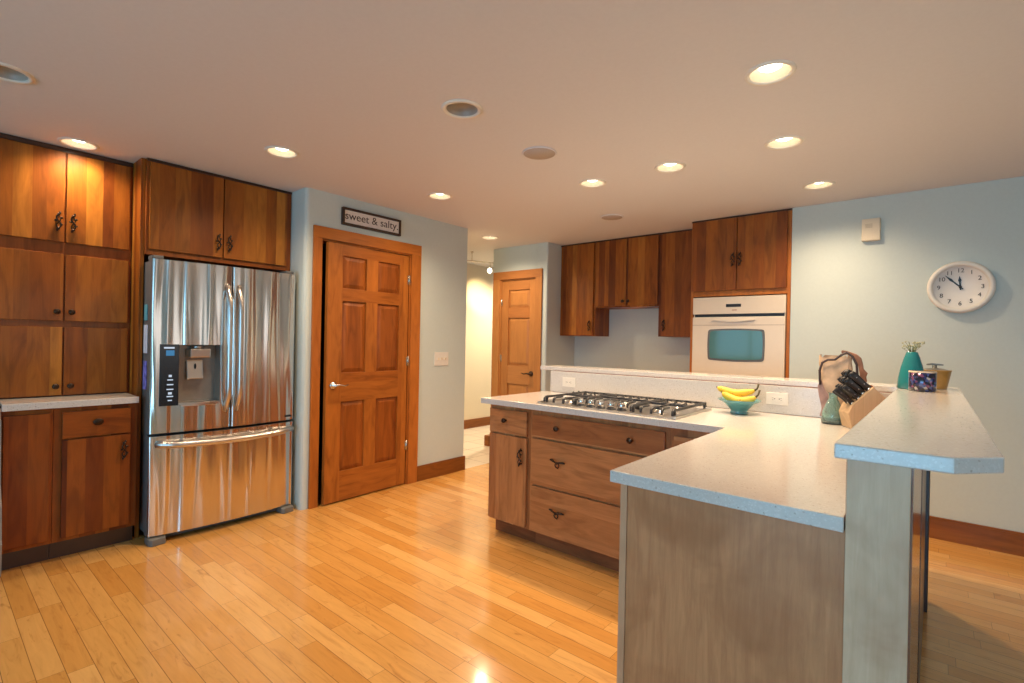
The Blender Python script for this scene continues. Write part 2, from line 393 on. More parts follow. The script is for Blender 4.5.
# kitchen west wall (behind the hutch and refrigerator) and the pantry wall with its doorway
m = MB(); m.box(-4.72, -4.62, -3.3, 1.89, 0, CEIL); struct(m.obj('wall_left', 'wall'))
def bull(mb, x0, x1, y0, y1, z0, z1): mb.box(x0, x1, y0, y1, z0, z1, 0, 0.012)
m = MB()
m.box(-4.62, -3.75, 1.893, 1.94, 0, CEIL)
m.poly([(-3.79, 1.890, 0), (-3.69, 1.890, 0), (-3.675, 1.894, 0), (-3.664, 1.905, 0), (-3.66, 1.920, 0), (-3.66, 2.006, 0), (-3.79, 2.006, 0)], (0, 0, CEIL))
m.box(-3.78, -3.66, 2.885, 3.60, 0, CEIL)
m.box(-3.78, -3.66, 2.006, 2.885, 2.085, CEIL)
m.box(-5.32, -3.70, 3.52, 3.598, 0, CEIL)
struct(m.obj('wall_pantry', 'wall'))
m = MB(); m.box(-4.78, -4.70, 1.94, 3.52, 0, CEIL); struct(m.obj('wall_pantry_back', 'unlitblack'))
m = MB(); m.box(-5.42, -5.32, 3.4, 8.2, 0, CEIL); m.box(-5.42, -3.3, 8.1, 8.2, 0, CEIL); struct(m.obj('wall_hall', 'cream'))
m = MB()
m.box(-4.235, -4.105, 4.62, 4.74, 0, CEIL, 0, 0.006); m.box(-3.555, -3.50, 4.62, 4.74, 0, CEIL)
m.box(-4.11, -3.55, 4.62, 4.74, 2.065, CEIL)
m.poly([(-3.50, 4.62, 0), (-3.42, 4.62, 0), (-3.409, 4.623, 0), (-3.403, 4.629, 0), (-3.40, 4.64, 0), (-3.40, 5.28, 0), (-3.50, 5.28, 0)], (0, 0, CEIL))
struct(m.obj('wall_closet', 'wall'))
m = MB(); m.box(-4.235, -3.52, 5.3, 5.36, 0, CEIL); struct(m.obj('wall_closet_back', 'unlitblack'))
m = MB(); m.box(-3.52, -0.93, 5.21, 5.30, 0, CEIL); struct(m.obj('wall_back', 'wall'))
m = MB(); m.box(-0.925, 3.6, 4.605, 4.75, 0, CEIL); struct(m.obj('wall_right', 'wall'))
# unseen walls with the windows that light the room
def holed(name, fixed, lo, hi, holes, axis, th, mat):
    """wall with rectangular openings; holes = (a0,a1,z0,z1) sorted by a0"""
    mb = MB(); a = lo
    def bx(a0, a1, z0, z1):
        if axis == 'x': mb.box(a0, a1, fixed-th, fixed, z0, z1)
        else: mb.box(fixed, fixed+th, a0, a1, z0, z1)
    for a0, a1, z0, z1 in holes:
        bx(a, a0, 0, CEIL)
        if z0 > 0: bx(a0, a1, 0, z0)
        bx(a0, a1, z1, CEIL); a = a1
    bx(a, hi, 0, CEIL); return struct(mb.obj(name, mat))
holed('wall_rear', -3.2, -4.72, 3.6, [(-4.1, -2.5, 1.0, 2.1), (-1.8, 1.1, 0.05, 2.15)], 'x', 0.1, 'wall')
holed('wall_far_right', 3.5, -3.2, 4.75, [(0.0, 2.4, 0.8, 2.1)], 'y', 0.1, 'wall')
def winframe(name, fixed, a0, a1, z0, z1, axis, mull):
    mb = MB(); t = 0.05
    def bx(p0, p1, q0, q1):
        if axis == 'x': mb.box(p0, p1, fixed-0.09, fixed-0.01, q0, q1, 0, 0.003)
        else: mb.box(fixed+0.01, fixed+0.09, p0, p1, q0, q1, 0, 0.003)
    bx(a0, a1, z0, z0+t); bx(a0, a1, z1-t, z1)
    for k in range(mull+1):
        c = a0+(a1-a0)*k/mull; c = min(max(c, a0+t/2), a1-t/2); bx(c-t/2, c+t/2, z0, z1)
    return struct(mb.obj(name, 'white'))
winframe('window_1', -3.2, -4.1, -2.5, 1.0, 2.1, 'x', 2)
winframe('window_2', -3.2, -1.8, 1.1, 0.05, 2.15, 'x', 3)
winframe('window_3', 3.5, 0.0, 2.4, 0.8, 2.1, 'y', 3)
# baseboards
def basebd(name, x0, x1, y0, y1, h=0.14):
    mb = MB(); mb.box(x0, x1, y0, y1, 0, h-0.012, 0); 
    if abs(x1-x0) < abs(y1-y0): mb.box(x0, x1, y0, y1, h-0.012, h, 0, 0.004)
    else: mb.box(x0, x1, y0, y1, h-0.012, h, 0, 0.004)
    return struct(mb.obj(name, 'baseb'))
basebd('baseboard_pantry', -3.66, -3.643, 2.998, 3.612)
basebd('baseboard_right', -0.925, 3.5, 4.587, 4.605, 0.15)
basebd('baseboard_hall', -5.32, -5.302, 3.6, 8.1, 0.13)
basebd('baseboard_closet', -4.31, -4.236, 4.60, 4.76, 0.13)
basebd('baseboard_gap', -3.70, -3.66, 1.875, 1.891, 0.14) if False else None

# ------------------------------------------------------------------ doors
def panel_door(name, mats, origin, ux, uz, n, W, H, T, stiles, rails, rot=None, hinge=None, parent=None):
    """ux = width dir; n = outward normal. stiles: list of (a,b) solid bands across; rails: (a,b) solid bands in z"""
    mb = MB(); O = Vector(origin); ux = Vector(ux); n = Vector(n)
    def bx(a0, a1, z0, z1, d0, d1, mat, bev):
        b = bmesh.new(); bmesh.ops.create_cube(b, size=1)
        for v in b.verts:
            v.co = O + ux*(a0+(v.co.x+.5)*(a1-a0)) + n*(d0+(v.co.y+.5)*(d1-d0)) + Vector((0, 0, z0+(v.co.z+.5)*(z1-z0)))
        if bev: bmesh.ops.bevel(b, geom=b.edges[:], offset=bev, segments=2, affect='EDGES', profile=0.5)
        bmesh.ops.recalc_face_normals(b, faces=b.faces[:]); mb._merge(b, mat, False)
    for a, b_ in stiles[:1]+stiles[-1:]: bx(a, b_, 0, H, -T, 0, 0, 0.002)
    for a, b_ in stiles[1:-1]:
        for (z0, z1), (z2, z3) in zip(rails, rails[1:]): bx(a, b_, z1-0.001, z2+0.001, -T, -0.0005, 0, 0.0015)
    for z0, z1 in rails: bx(stiles[0][1]-0.001, stiles[-1][0]+0.001, z0, z1, -T, -0.0003, 1, 0.0015)
    for (s0, s1), (s2, s3) in zip(stiles, stiles[1:]):
        for (z0, z1), (z2, z3) in zip(rails, rails[1:]):
            bx(s1, s2, z1, z2, -T+0.008, -0.016, 2, 0)
            # sloped fielding: frustum
            a0, a1, c0, c1 = s1+0.006, s2-0.006, z1+0.006, z2-0.006; k = 0.030
            b = bmesh.new()
            lo = [b.verts.new(O+ux*p+Vector((0, 0, q))+n*(-0.016)) for p, q in ((a0, c0), (a1, c0), (a1, c1), (a0, c1))]
            hi = [b.verts.new(O+ux*p+Vector((0, 0, q))+n*(-0.004)) for p, q in ((a0+k, c0+k), (a1-k, c0+k), (a1-k, c1-k), (a0+k, c1-k))]
            b.faces.new(hi)
            for i in range(4): b.faces.new((lo[i], lo[(i+1) % 4], hi[(i+1) % 4], hi[i]))
            bmesh.ops.recalc_face_normals(b, faces=b.faces[:]); mb._merge(b, 2, False)
    return mb.obj(name, mats, parent)
# pantry door: hinged at y = 2.862, standing a few degrees open
hinge = Vector((-3.655, 2.862, 0.012)); th = math.radians(2.6)
ux = Vector((math.sin(th), -math.cos(th), 0)); nn = Vector((math.cos(th), math.sin(th), 0))
d1o = thing('door_1', 'reddish cherry six-panel pantry door with lever handle, slightly ajar beside the refrigerator', 'door', hinge); d1o['kind'] = 'structure'
st = [(0.0, 0.10), (0.332, 0.447), (0.672, 0.805)]
panel_door('door_slab', ['doorv', 'doorh', 'panelw'], hinge, ux, 0, nn, 0.805, 2.045, 0.036, st,
           [(0, 0.235), (0.79, 1.02), (1.595, 1.695), (1.955, 2.045)], parent=d1o)
def lever(parent, pos, n, ux, mat='nickel', flip=1):
    mb = MB(); pos = Vector(pos)
    a = [pos, pos+n*0.045]
    q = n.to_track_quat('Z', 'Y').to_matrix()
    mb.lathe([(0, 0), (0.030, 0), (0.031, 0.006), (0.022, 0.012), (0.012, 0.014), (0.011, 0.05), (0, 0.052)], (0, 0, 0), 'z', 24)
    for v in mb.bm.verts: v.co = q @ v.co + pos
    pts = [pos+n*0.046+ux*(-0.005), pos+n*0.05+ux*0.03*flip+Vector((0, 0, 0.004)), pos+n*0.05+ux*0.07*flip+Vector((0, 0, -0.006)), pos+n*0.045+ux*0.11*flip+Vector((0, 0, 0.004))]
    mb.tube(pts, [0.010, 0.008, 0.007, 0.005], 10)
    return mb.obj('lever_handle', mat, parent)
lever(d1o, hinge+ux*0.745+Vector((0, 0, 0.925)), nn, -ux)
for z in (0.354, 1.114, 1.843):
    mb = MB(); mb.tube([(-3.648, 2.868, z-0.045), (-3.648, 2.868, z+0.045)], 0.006, 10); mb.box(-3.657, -3.652, 2.850, 2.868, z-0.04, z+0.04)
    mb.box(-3.657, -3.652, 2.868, 2.884, z-0.04, z+0.04)
    mb.obj('hinge', 'nickel', d1o)
# casing + jamb of the pantry door
def casing(name, fixed, a0, a1, ia0, ia1, ztop, izt, axis, mats, out=0.02, depth=0.12):
    mb = MB()
    def bx(p0, p1, z0, z1, d0, d1, mat, bev=0.003):
        if axis == 'x': mb.box(p0, p1, fixed-d1, fixed-d0, z0, z1, mat, bev)      # faces -y
        else: mb.box(fixed+d0, fixed+d1, p0, p1, z0, z1, mat, bev)               # faces +x
    bx(a0, ia0, 0, izt, 0, out, 0); bx(ia1, a1, 0, izt, 0, out, 0); bx(a0, a1, izt, ztop, 0, out+0.001, 1)
    bx(ia0-0.012, ia0+(0.002 if axis == 'y' else 0.012), 0, izt, -depth, 0.002, 0, 0.001); bx(ia1-0.012, ia1+0.002, 0, izt, -depth, 0.004, 0, 0.001)
    bx(ia0, ia1, izt-0.012, izt+0.002, -depth, 0.004, 1, 0.001)
    return struct(mb.obj(name, mats))
casing('trim_1', -3.66, 1.949, 2.994, 2.020, 2.885, 2.170, 2.078, 'y', ['trimw', 'trimh'])
casing('trim_2', 4.62, -4.212, -3.462, -4.103, -3.556, 2.150, 2.055, 'x', ['door2v', 'door2h'])
d2o = thing('door_2', 'lighter orange three-panel hall door with knob, in the wall beyond the island', 'door', (-4.085, 4.64, 0.012)); d2o['kind'] = 'structure'
panel_door('door_slab', ['door2v', 'door2h', 'door2v'], (-4.088, 4.632, 0.012), (1, 0, 0), 0, (0, -1, 0), 0.518, 2.03, 0.034,
           [(0, 0.108), (0.43, 0.518)], [(0, 0.235), (0.79, 1.01), (1.58, 1.70), (1.915, 2.03)], parent=d2o)
lever(d2o, (-3.615, 4.632, 0.935), Vector((0, -1, 0)), Vector((-1, 0, 0)), 'bronze')
for z in (0.35, 1.1, 1.78):
    mb = MB(); mb.tube([(-4.092, 4.624, z-0.045), (-4.092, 4.624, z+0.045)], 0.006, 10); mb.box(-4.09, -4.075, 4.628, 4.632, z-0.04, z+0.04); mb.obj('hinge', 'nickel', d2o)

# ------------------------------------------------------------------ cabinets
def front(parent, name, ax, f, a0, a1, z0, z1, mat, t=0.019, bev=0.003):
    """a door or drawer front. ax 'x': plane faces +x at x=f ; ax 'y': faces -y at y=f"""
    mb = MB()
    if ax == 'x': mb.box(f-t, f, a0, a1, z0, z1, 0, bev)
    else: mb.box(a0, a1, f, f+t, z0, z1, 0, bev)
    return mb.obj(name, mat, parent)
def pull(kind, door, ax, f, a, z, name='handle'):
    wl = (f, a, z) if ax == 'x' else (a, f, z)
    return hardware(kind, door, wl, '+x' if ax == 'x' else '-y', name)

# tall hutch on the left
hut = thing('wall_cabinet', 'tall cherry hutch of six doors standing on the counter at the left', 'cabinet', (-4.34, 0.59, 0.922))
m = MB(); m.box(-4.61, -4.1, 0.232, 0.918, 0.924, CEIL-0.002); m.obj('body', 'frame', hut)
m = MB(); m.box(-4.1, -4.093, 0.232, 0.918, 2.415, CEIL-0.003); m.obj('top_rail', 'darkwood', hut)
for z0, z1, hk in ((1.862, 2.408, 'v'), (1.382, 1.790, 'k'), (0.930, 1.344, 'k')):
    for y0, y1 in ((0.262, 0.578), (0.586, 0.902)):
        d = front(hut, 'door', 'x', -4.08, y0, y1, z0, z1, 'cherry')
        yk = y1-0.030 if y0 < 0.5 else y0+0.030
        if hk == 'v': pull('vine_pull', d, 'x', -4.08, yk, z0+0.12)
        else: pull('round_knob', d, 'x', -4.08, yk, z0+0.055, 'knob')
# base cabinets on the left
cb = thing('base_cabinet', 'cherry base cabinet with one drawer over a door, next to the refrigerator', 'cabinet', (-4.2, 0.71, 0), 'left base cabinets')
del cb['group']
m = MB(); m.box(-4.61, -3.835, 0.512, 0.905, 0.11, 0.878); m.box(-4.61, -3.90, 0.512, 0.905, 0, 0.11, 1); m.obj('body', ['base', 'darkwood'], cb)  # toe takes the near-black wood in place of shade
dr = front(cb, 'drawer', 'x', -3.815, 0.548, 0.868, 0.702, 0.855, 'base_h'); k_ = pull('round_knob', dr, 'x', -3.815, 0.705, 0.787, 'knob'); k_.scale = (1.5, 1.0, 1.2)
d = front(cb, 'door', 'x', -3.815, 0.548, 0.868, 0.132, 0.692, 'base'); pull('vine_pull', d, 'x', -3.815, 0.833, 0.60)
cb = thing('base_cabinet', 'narrow cherry base cabinet with a plain full-height door at the far left edge', 'cabinet', (-4.2, 0.4, 0))
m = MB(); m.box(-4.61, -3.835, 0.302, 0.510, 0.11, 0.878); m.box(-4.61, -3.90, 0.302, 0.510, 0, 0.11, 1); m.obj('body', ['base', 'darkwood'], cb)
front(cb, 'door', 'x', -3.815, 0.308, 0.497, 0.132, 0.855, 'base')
m = MB(); m.box(-4.61, -3.80, 0.300, 0.905, 0.882, 0.921, 0, 0.004)
tag(m.obj('countertop', 'quartz'), 'short pale countertop under the cherry hutch at the left', 'countertop')
# range beyond the left edge of the frame
rg = thing('range', 'stainless range with bowed oven door, a sliver at the left edge', 'stove', (-4.2, -0.08, 0))
m = MB(); m.box(-4.60, -3.802, -0.46, 0.299, 0.03, 0.90, 0, 0.004); m.obj('body', 'steel2', rg)
pf = [(-3.802, 0.045), (-3.668, 0.05), (-3.662, 0.12), (-3.655, 0.215), (-3.668, 0.235), (-3.695, 0.40), (-3.76, 0.50), (-3.79, 0.84), (-3.802, 0.84)]
m = MB(); m.poly([(x, -0.455, z) for x, z in pf], (0, 0.754, 0), 0); m.obj('oven_door', plain('oven_door_grey', (0.30, 0.27, 0.23), 0.45, metal=0.4), rg)
m = MB(); m.box(-4.60, -3.80, -0.46, 0.299, 0.902, 0.915, 0, 0.003); m.obj('cooktop', 'black', rg)
m = MB(); m.tube([(-3.74, -0.36, 0.74), (-3.74, 0.20, 0.74)], 0.012, 12)
for y in (-0.34, 0.18): m.tube([(-3.79, y, 0.74), (-3.74, y, 0.74)], 0.008, 8)
m.obj('handle', 'chrome', rg)
# fridge surround
fs = thing('wall_cabinet', 'cherry two-door cabinet with side panel above and around the refrigerator', 'cabinet', (-4.2, 1.4, 1.83))
m = MB(); m.box(-4.61, -3.889, 0.9445, 1.888, 1.826, CEIL-0.002); m.obj('body', 'frame', fs)
m = MB(); m.box(-4.61, -3.915, 0.920, 0.9435, 0.0, CEIL-0.002, 0, 0.002); m.obj('side_panel', 'cherry', fs)
m = MB(); m.box(-3.889, -3.881, 0.945, 1.888, 2.425, CEIL-0.003); m.obj('top_rail', 'darkwood', fs)
for y0, y1, s in ((0.960, 1.393, 1), (1.400, 1.850, -1)):
    d = front(fs, 'door', 'x', -3.87, y0, y1, 1.860, 2.420, 'cherry')
    pull('vine_pull', d, 'x', -3.87, (y1-0.032) if s > 0 else (y0+0.032), 1.965)

# ------------------------------------------------------------------ refrigerator
fr = thing('refrigerator', 'stainless French-door refrigerator with ice and water dispenser', 'refrigerator', (-4.1, 1.4, 0))
m = MB(); m.box(-4.58, -3.80, 0.950, 1.846, 0.05, 1.775, 0, 0.004); m.obj('body', 'grey', fr)
XF = -3.725
def bow(y): 
    u = (y-1.396)/0.462
    return XF + 0.040*(1-u*u) 
def bowed(y0, y1, z0, z1, mat='steel', hole=None, depth=0.07, name='door'):
    ys = [y0+(y1-y0)*i/20 for i in range(21)]; zs = [z0, z1]
    if hole: ys = sorted(set(ys+[hole[0], hole[1]])); ys = [y for y in ys if not any(abs(y-h) < 0.006 and y != h for h in hole[:2])]; zs = [z0, hole[2], hole[3], z1]
    b = bmesh.new(); G = {}
    rc = 0.010
    def X(y):
        e = min(y-y0, y1-y)
        return bow(y) - (rc - math.sqrt(max(0, rc*rc-(rc-min(e, rc))**2)))
    ys = sorted(set(ys+[y0+0.003, y0+0.010, y1-0.003, y1-0.010]))
    for i, y in enumerate(ys):
        for j, z in enumerate(zs): G[i, j] = b.verts.new((X(y), y, z))
    for i in range(len(ys)-1):
        for j in range(len(zs)-1):
            if hole and hole[0]-1e-6 <= ys[i] and ys[i+1] <= hole[1]+1e-6 and j == 1: continue
            b.faces.new((G[i, j], G[i+1, j], G[i+1, j+1], G[i, j+1])).smooth = True
    mb = MB(); me = bpy.data.meshes.new('t'); b.to_mesh(me); b.free(); mb.bm.from_mesh(me); bpy.data.meshes.remove(me)
    # top, bottom, sides, back
    xb = XF-depth
    for z in (z0, z1):
        bb = bmesh.new(); vs = [bb.verts.new((X(y), y, z)) for y in ys]+[bb.verts.new((xb, y1, z)), bb.verts.new((xb, y0, z))]; bb.faces.new(vs); mb._merge(bb, 1, False)
    for y in (y0, y1): mb.quad([(xb, y, z0), (X(y), y, z0), (X(y), y, z1), (xb, y, z1)], 1)
    mb.quad([(xb, y0, z0), (xb, y1, z0), (xb, y1, z1), (xb, y0, z1)], 1)
    return mb.obj(name, [mat, 'grey'], fr, weld=False), X
ld, XL = bowed(0.941, 1.392, 0.690, 1.782, hole=(0.988, 1.326, 0.862, 1.248))
rd, XR = bowed(1.400, 1.856, 0.690, 1.782)
fd, XD = bowed(0.941, 1.856, 0.050, 0.672, name='freezer_drawer')
ld['label'] = 'left door with dispenser'
def fr_handle(parent, y):
    x0 = bow(y)-0.002; o = []
    for t_ in range(17):
        u = t_/16; z = 0.800+0.86*u; k = min(1, 6*min(u, 1-u)); k = k*k*(3-2*k)
        o.append((x0+0.006+0.050*k, y+0.0*u, z))
    mb = MB(); mb.tube(o, [0.010]+[0.017]*15+[0.010], 14)
    # flatten the bar sideways into an oval
    mb.obj('handle', 'steel2', parent)
fr_handle(ld, 1.362); fr_handle(rd, 1.432)
mb = MB(); o = []
for i in range(25):
    u = i/24; y = 0.972+0.872*u; k = min(1, 8*min(u, 1-u)); k = k*k*(3-2*k)
    o.append((bow(y)+0.004+0.046*k, y, 0.622-0.012*math.sin(PI*u)))
mb.tube(o, 0.020, 14); mb.obj('handle', 'steel2', fd)
mb = MB(); mb.box(bow(1.79)-0.001, bow(1.79)+0.001, 1.775, 1.835, 0.712, 0.726); mb.obj('badge', 'black', rd)
# dispenser
dsp = MB()
X0 = XF+0.004
def dq(pts, mt): dsp.quad(pts, mt)
xin = XF-0.062
y0, y1, z0, z1 = 1.088, 1.326, 0.862, 1.248
dsp.quad([(xin, y0, z0), (xin, y1, z0), (xin, y1, z1), (xin, y0, z1)], 0)
dsp.quad([(xin, y0, z0), (XL(y0), y0, z0), (XL(y0), y0, z1), (xin, y0, z1)], 0)
dsp.quad([(xin, y1, z0), (XL(y1), y1, z0), (XL(y1), y1, z1), (xin, y1, z1)], 0)
dsp.quad([(xin, y0, z1), (xin, y1, z1), (XL(y1), y1, z1), (XL(y0), y0, z1)], 0)
dsp.quad([(xin, y0, z0), (xin, y1, z0), (XL(y1), y1, z0), (XL(y0), y0, z0)], 0)
M['dispgrey'] = plain('dispenser_grey', (0.30, 0.28, 0.25), 0.35, metal=0.6)
disp = dsp.obj('dispenser_niche', 'dispgrey', ld)
mb = MB(); mb.box(xin, XL(1.2)-0.004, 1.150, 1.270, 1.165, 1.222, 0, 0.006); mb.lathe([(0, 0), (0.035, 0), (0.040, 0.02), (0, 0.02)], (XF-0.025, 1.21, 1.222), 'z', 20)
mb.obj('ice_chute', 'steel2', ld)
mb = MB(); mb.box(xin+0.001, xin+0.020, 1.150, 1.245, 1.02, 1.148, 0, 0.005, Matrix.Rotation(math.radians(-9), 3, 'Y'), (xin+0.02, 1.2, 1.148)); pd = mb.obj('paddle', 'steel2', ld)
mb = MB(); mb.ball((xin+0.030, 1.198, 1.105), 0.010, 0, (0.5, 0.7, 1.9)); mb.obj('water_nozzle', 'black', ld)
mb = MB(); o = [(XL(y0+(y1-y0)*i/10)+0.010*math.sin(PI*i/10)-0.002, y0+(y1-y0)*i/10) for i in range(11)]
mb.poly([(x, y, 0.852) for x, y in o]+[(xin, y1, 0.852), (xin, y0, 0.852)], (0, 0, 0.022), 0, 0.002); mb.obj('drip_tray', 'steel2', ld)
mb = MB(); ya, yb = 0.986, 1.088
mb.poly([(XL(ya)+0.003, ya, 0.860), (XL(yb)+0.003, yb, 0.860), (XL(yb)-0.03, yb, 0.860), (XL(ya)-0.03, ya, 0.860)], (0, 0, 0.39), 0, 0.002)
cp = mb.obj('control_panel', plain('panel_gloss_black', (0.008, 0.010, 0.016), 0.2), ld)
ic = emis('panel_icons', (0.75, 0.85, 1.0), 0.7)
mb = MB()
def picon(y, z, w_, h_):
    x = XL(y)+0.0046
    sl = (XL(yb)-XL(ya))/(yb-ya)
    mb = MB(); mb.quad([(x-sl*w_/2, y-w_/2, z-h_/2), (x+sl*w_/2, y+w_/2, z-h_/2), (x+sl*w_/2, y+w_/2, z+h_/2), (x-sl*w_/2, y-w_/2, z+h_/2)]); mb.obj('panel_icon', ic, cp)
picon(1.037, 1.228, 0.05, 0.010); picon(1.012, 1.228, 0.010, 0.010)
for z_, ws in ((1.05, (0.016,)), (1.025, (0.03,)), (0.995, (0.034,)), (0.965, (0.036,)), (0.94, (0.020,)), (0.92, (0.034,)), (0.895, (0.022,))): picon(1.042, z_, ws[0], 0.007 if ws[0] > 0.02 else 0.014)
mb = MB(); x = XL(1.04)+0.0044
sl = (XL(yb)-XL(ya))/(yb-ya)
mb.quad([(x-sl*0.022, 1.018, 1.178), (x+sl*0.022, 1.062, 1.178), (x+sl*0.022, 1.062, 1.212), (x-sl*0.022, 1.018, 1.212)]); mb.obj('display', emis('blue_display', (0.12, 0.4, 0.75), 0.45), cp)
for y, nm in ((0.985, 'foot'), (1.807, 'foot')):
    mb = MB(); mb.poly([(-3.78, y-0.045, 0.0), (-3.69, y-0.045, 0.0), (-3.672, y-0.03, 0.0), (-3.685, y+0.045, 0.0), (-3.78, y+0.06, 0.0)], (0, 0, 0.042), 0, 0.006); mb.obj(nm, plain('foot_grey', (0.16, 0.155, 0.14), 0.5), fr)
mb = MB(); mb.box(-3.80, -3.76, 0.96, 1.84, 0.012, 0.046, 0, 0.003); mb.obj('kick_grille', 'grey', fr)
for y in (0.975, 1.815):
    mb = MB(); mb.box(-3.83, -3.735, y-0.03, y+0.03, 1.783, 1.806, 0, 0.005); mb.obj('hinge_cover', 'grey', fr)
# papers held on the side of the refrigerator
tag(MB().box(-3.895, -3.835, 0.9455, 0.9495, 1.40, 1.50, 0, 0.001).obj('magnet_clip', plain('teal_clip', (0.12, 0.42, 0.5), 0.4)), 'teal magnetic clip on the side of the refrigerator', 'magnet')
tag(MB().box(-3.90, -3.82, 0.9455, 0.9495, 1.19, 1.37, 0, 0.0005).obj('paper_note', plain('note_white', (0.62, 0.66, 0.78), 0.6)), 'upper pale paper note on the side of the refrigerator', 'note')
tag(MB().box(-3.90, -3.83, 0.9455, 0.9495, 0.96, 1.14, 0, 0.0005).obj('paper_note', plain('note_blue', (0.16, 0.16, 0.55), 0.6, var=0.6, scale=25)), 'lower blue and violet paper on the side of the refrigerator', 'note')

# ------------------------------------------------------------------ upper cabinets on the back wall
def upper(label, x0, x1, z0, doors, mat='cherry', f=4.87):
    c = thing('wall_cabinet', label, 'cabinet', ((x0+x1)/2, 5.04, z0))
    m = MB(); m.box(x0, x1, f+0.019, 5.205, z0, CEIL-0.002, 0, 0.002); m.obj('body', 'cherry', c)
    m = MB(); m.box(x0+0.001, x1-0.001, f+0.010, f+0.019, CEIL-0.02, CEIL-0.003); m.obj('top_rail', 'darkwood', c)
    for a0, a1, z, k, kx, kz in doors:
        d = front(c, 'door', 'y', f, a0, a1, z, CEIL-0.018, mat)
        pull(k, d, 'y', f, kx, kz, 'knob' if k == 'round_knob' else 'handle')
    return c
upper('tall single-door cherry cabinet hung leftmost on the back wall', -3.398, -2.926, 1.388, [(-3.362, -2.948, 1.392, 'vine_pull', -2.985, 1.50)])
upper('short two-door cherry cabinet hung over the niche between taller ones', -2.924, -2.186, 1.700, [(-2.915, -2.546, 1.715, 'round_knob', -2.575, 1.76), (-2.540, -2.194, 1.715, 'round_knob', -2.511, 1.76)])
upper('tall single-door cherry cabinet hung beside the wall oven', -2.184, -1.752, 1.388, [(-2.150, -1.770, 1.392, 'vine_pull', -2.115, 1.50)])
# oven cabinet
oc = thing('oven_cabinet', 'tall cherry cabinet holding the wall oven', 'cabinet', (-1.34, 4.9, 0))
m = MB(); m.box(-1.746, -1.722, 4.606, 5.205, 0.0, CEIL-0.002); m.box(-0.952, -0.928, 4.606, 5.205, 0.0, CEIL-0.002)
m.box(-1.722, -0.952, 4.612, 5.205, 1.750, CEIL-0.002); m.box(-1.722, -0.952, 4.612, 5.205, 0.0, 0.99); m.obj('body', 'trimw', oc)
m = MB(); m.box(-1.746, -0.928, 4.597, 4.606, CEIL-0.016, CEIL-0.003); m.obj('top_rail', 'darkwood', oc)
for a0, a1, s in ((-1.736, -1.350, 1), (-1.344, -0.957, -1)):
    d = front(oc, 'door', 'y', 4.588, a0, a1, 1.797, CEIL-0.018, 'cherry'); pull('vine_pull', d, 'y', 4.588, (a1-0.026) if s > 0 else (a0+0.026), 2.06)
dw_ = front(oc, 'drawer', 'y', 4.588, -1.736, -0.957, 0.12, 0.95, 'cherry_h')
ov = thing('wall_oven', 'cream built-in wall oven with dark display and glass window coloured like its teal reflection', 'oven', (-1.337, 4.75, 1.0))
CR = plain('oven_enamel', (0.74, 0.63, 0.49), 0.25, var=0.01, coat=0.2)
m = MB(); m.box(-1.712, -0.958, 4.60, 5.15, 1.0, 1.736, 0, 0.003); m.obj('body', CR, ov)
m = MB(); m.box(-1.716, -0.955, 4.580, 4.60, 1.588, 1.738, 0, 0.004); cpn = m.obj('control_panel', CR, ov)
m = MB(); m.box(-1.425, -1.300, 4.5785, 4.581, 1.648, 1.674, 0, 0.0005); m.obj('display', 'black', cpn)
m = MB(); m.box(-1.375, -1.335, 4.5787, 4.5805, 1.617, 1.625); m.obj('badge', plain('badge_brown', (0.4, 0.22, 0.14), 0.5), cpn)
m = MB(); m.box(-1.700, -0.966, 4.592, 4.6, 1.562, 1.588)
m.obj('vent', 'black', ov)
m = MB()
# door with a rounded bowed window opening
od = MB(); od.box(-1.714, -0.956, 4.574, 4.60, 1.002, 1.562, 0, 0.004); od = od.obj('door', CR, ov)
def bowrect(x0, x1, z0, z1, bulge, r, n=10):
    pts = []
    for i in range(n+1): u = i/n; pts.append((x0+r+(x1-x0-2*r)*u, z1+bulge*math.sin(PI*u)))
    pts.append((x1-r*0.3, z1-r*0.3))
    for i in range(n+1): u = i/n; pts.append((x1+bulge*0.5*math.sin(PI*u), z1-r-(z1-z0-2*r)*u))
    pts.append((x1-r*0.3, z0+r*0.3))
    for i in range(n+1): u = i/n; pts.append((x1-r-(x1-x0-2*r)*u, z0-bulge*math.sin(PI*u)))
    pts.append((x0+r*0.3, z0+r*0.3))
    for i in range(n+1): u = i/n; pts.append((x0-bulge*0.5*math.sin(PI*u), z0+r+(z1-z0-2*r)*u))
    pts.append((x0+r*0.3, z1-r*0.3))
    return pts
m = MB(); m.poly([(x, 4.5737, z) for x, z in bowrect(-1.572, -1.108, 1.182, 1.452, 0.008, 0.02)], (0, -0.003, 0), 0); m.obj('window_gasket', 'grey', od)
t = NT('oven_glass'); t.bsdf((0.08, 0.19, 0.19), 0.06, 0.0, 0.3);  # teal base colour stands in for the window reflected in the glass
m = MB(); m.poly([(x, 4.570, z) for x, z in bowrect(-1.555, -1.124, 1.198, 1.438, 0.008, 0.02)], (0, -0.002, 0), 0); m.obj('window_glass', t.m, od)
m = MB(); m.poly([(-1.54+0.36*i/12, 4.5735, 1.535-0.018*math.sin(PI*i/12)) for i in range(13)][::-1], (0, -0.018, 0), 0, 0.0); 
for v in m.bm.verts: pass
m.obj('handle', CR, od)
m = MB(); m.box(-1.712, -0.958, 4.5728, 4.574, 1.488, 1.492); m.obj('door_seam', plain('seam', (0.35, 0.27, 0.2), 0.5), od)

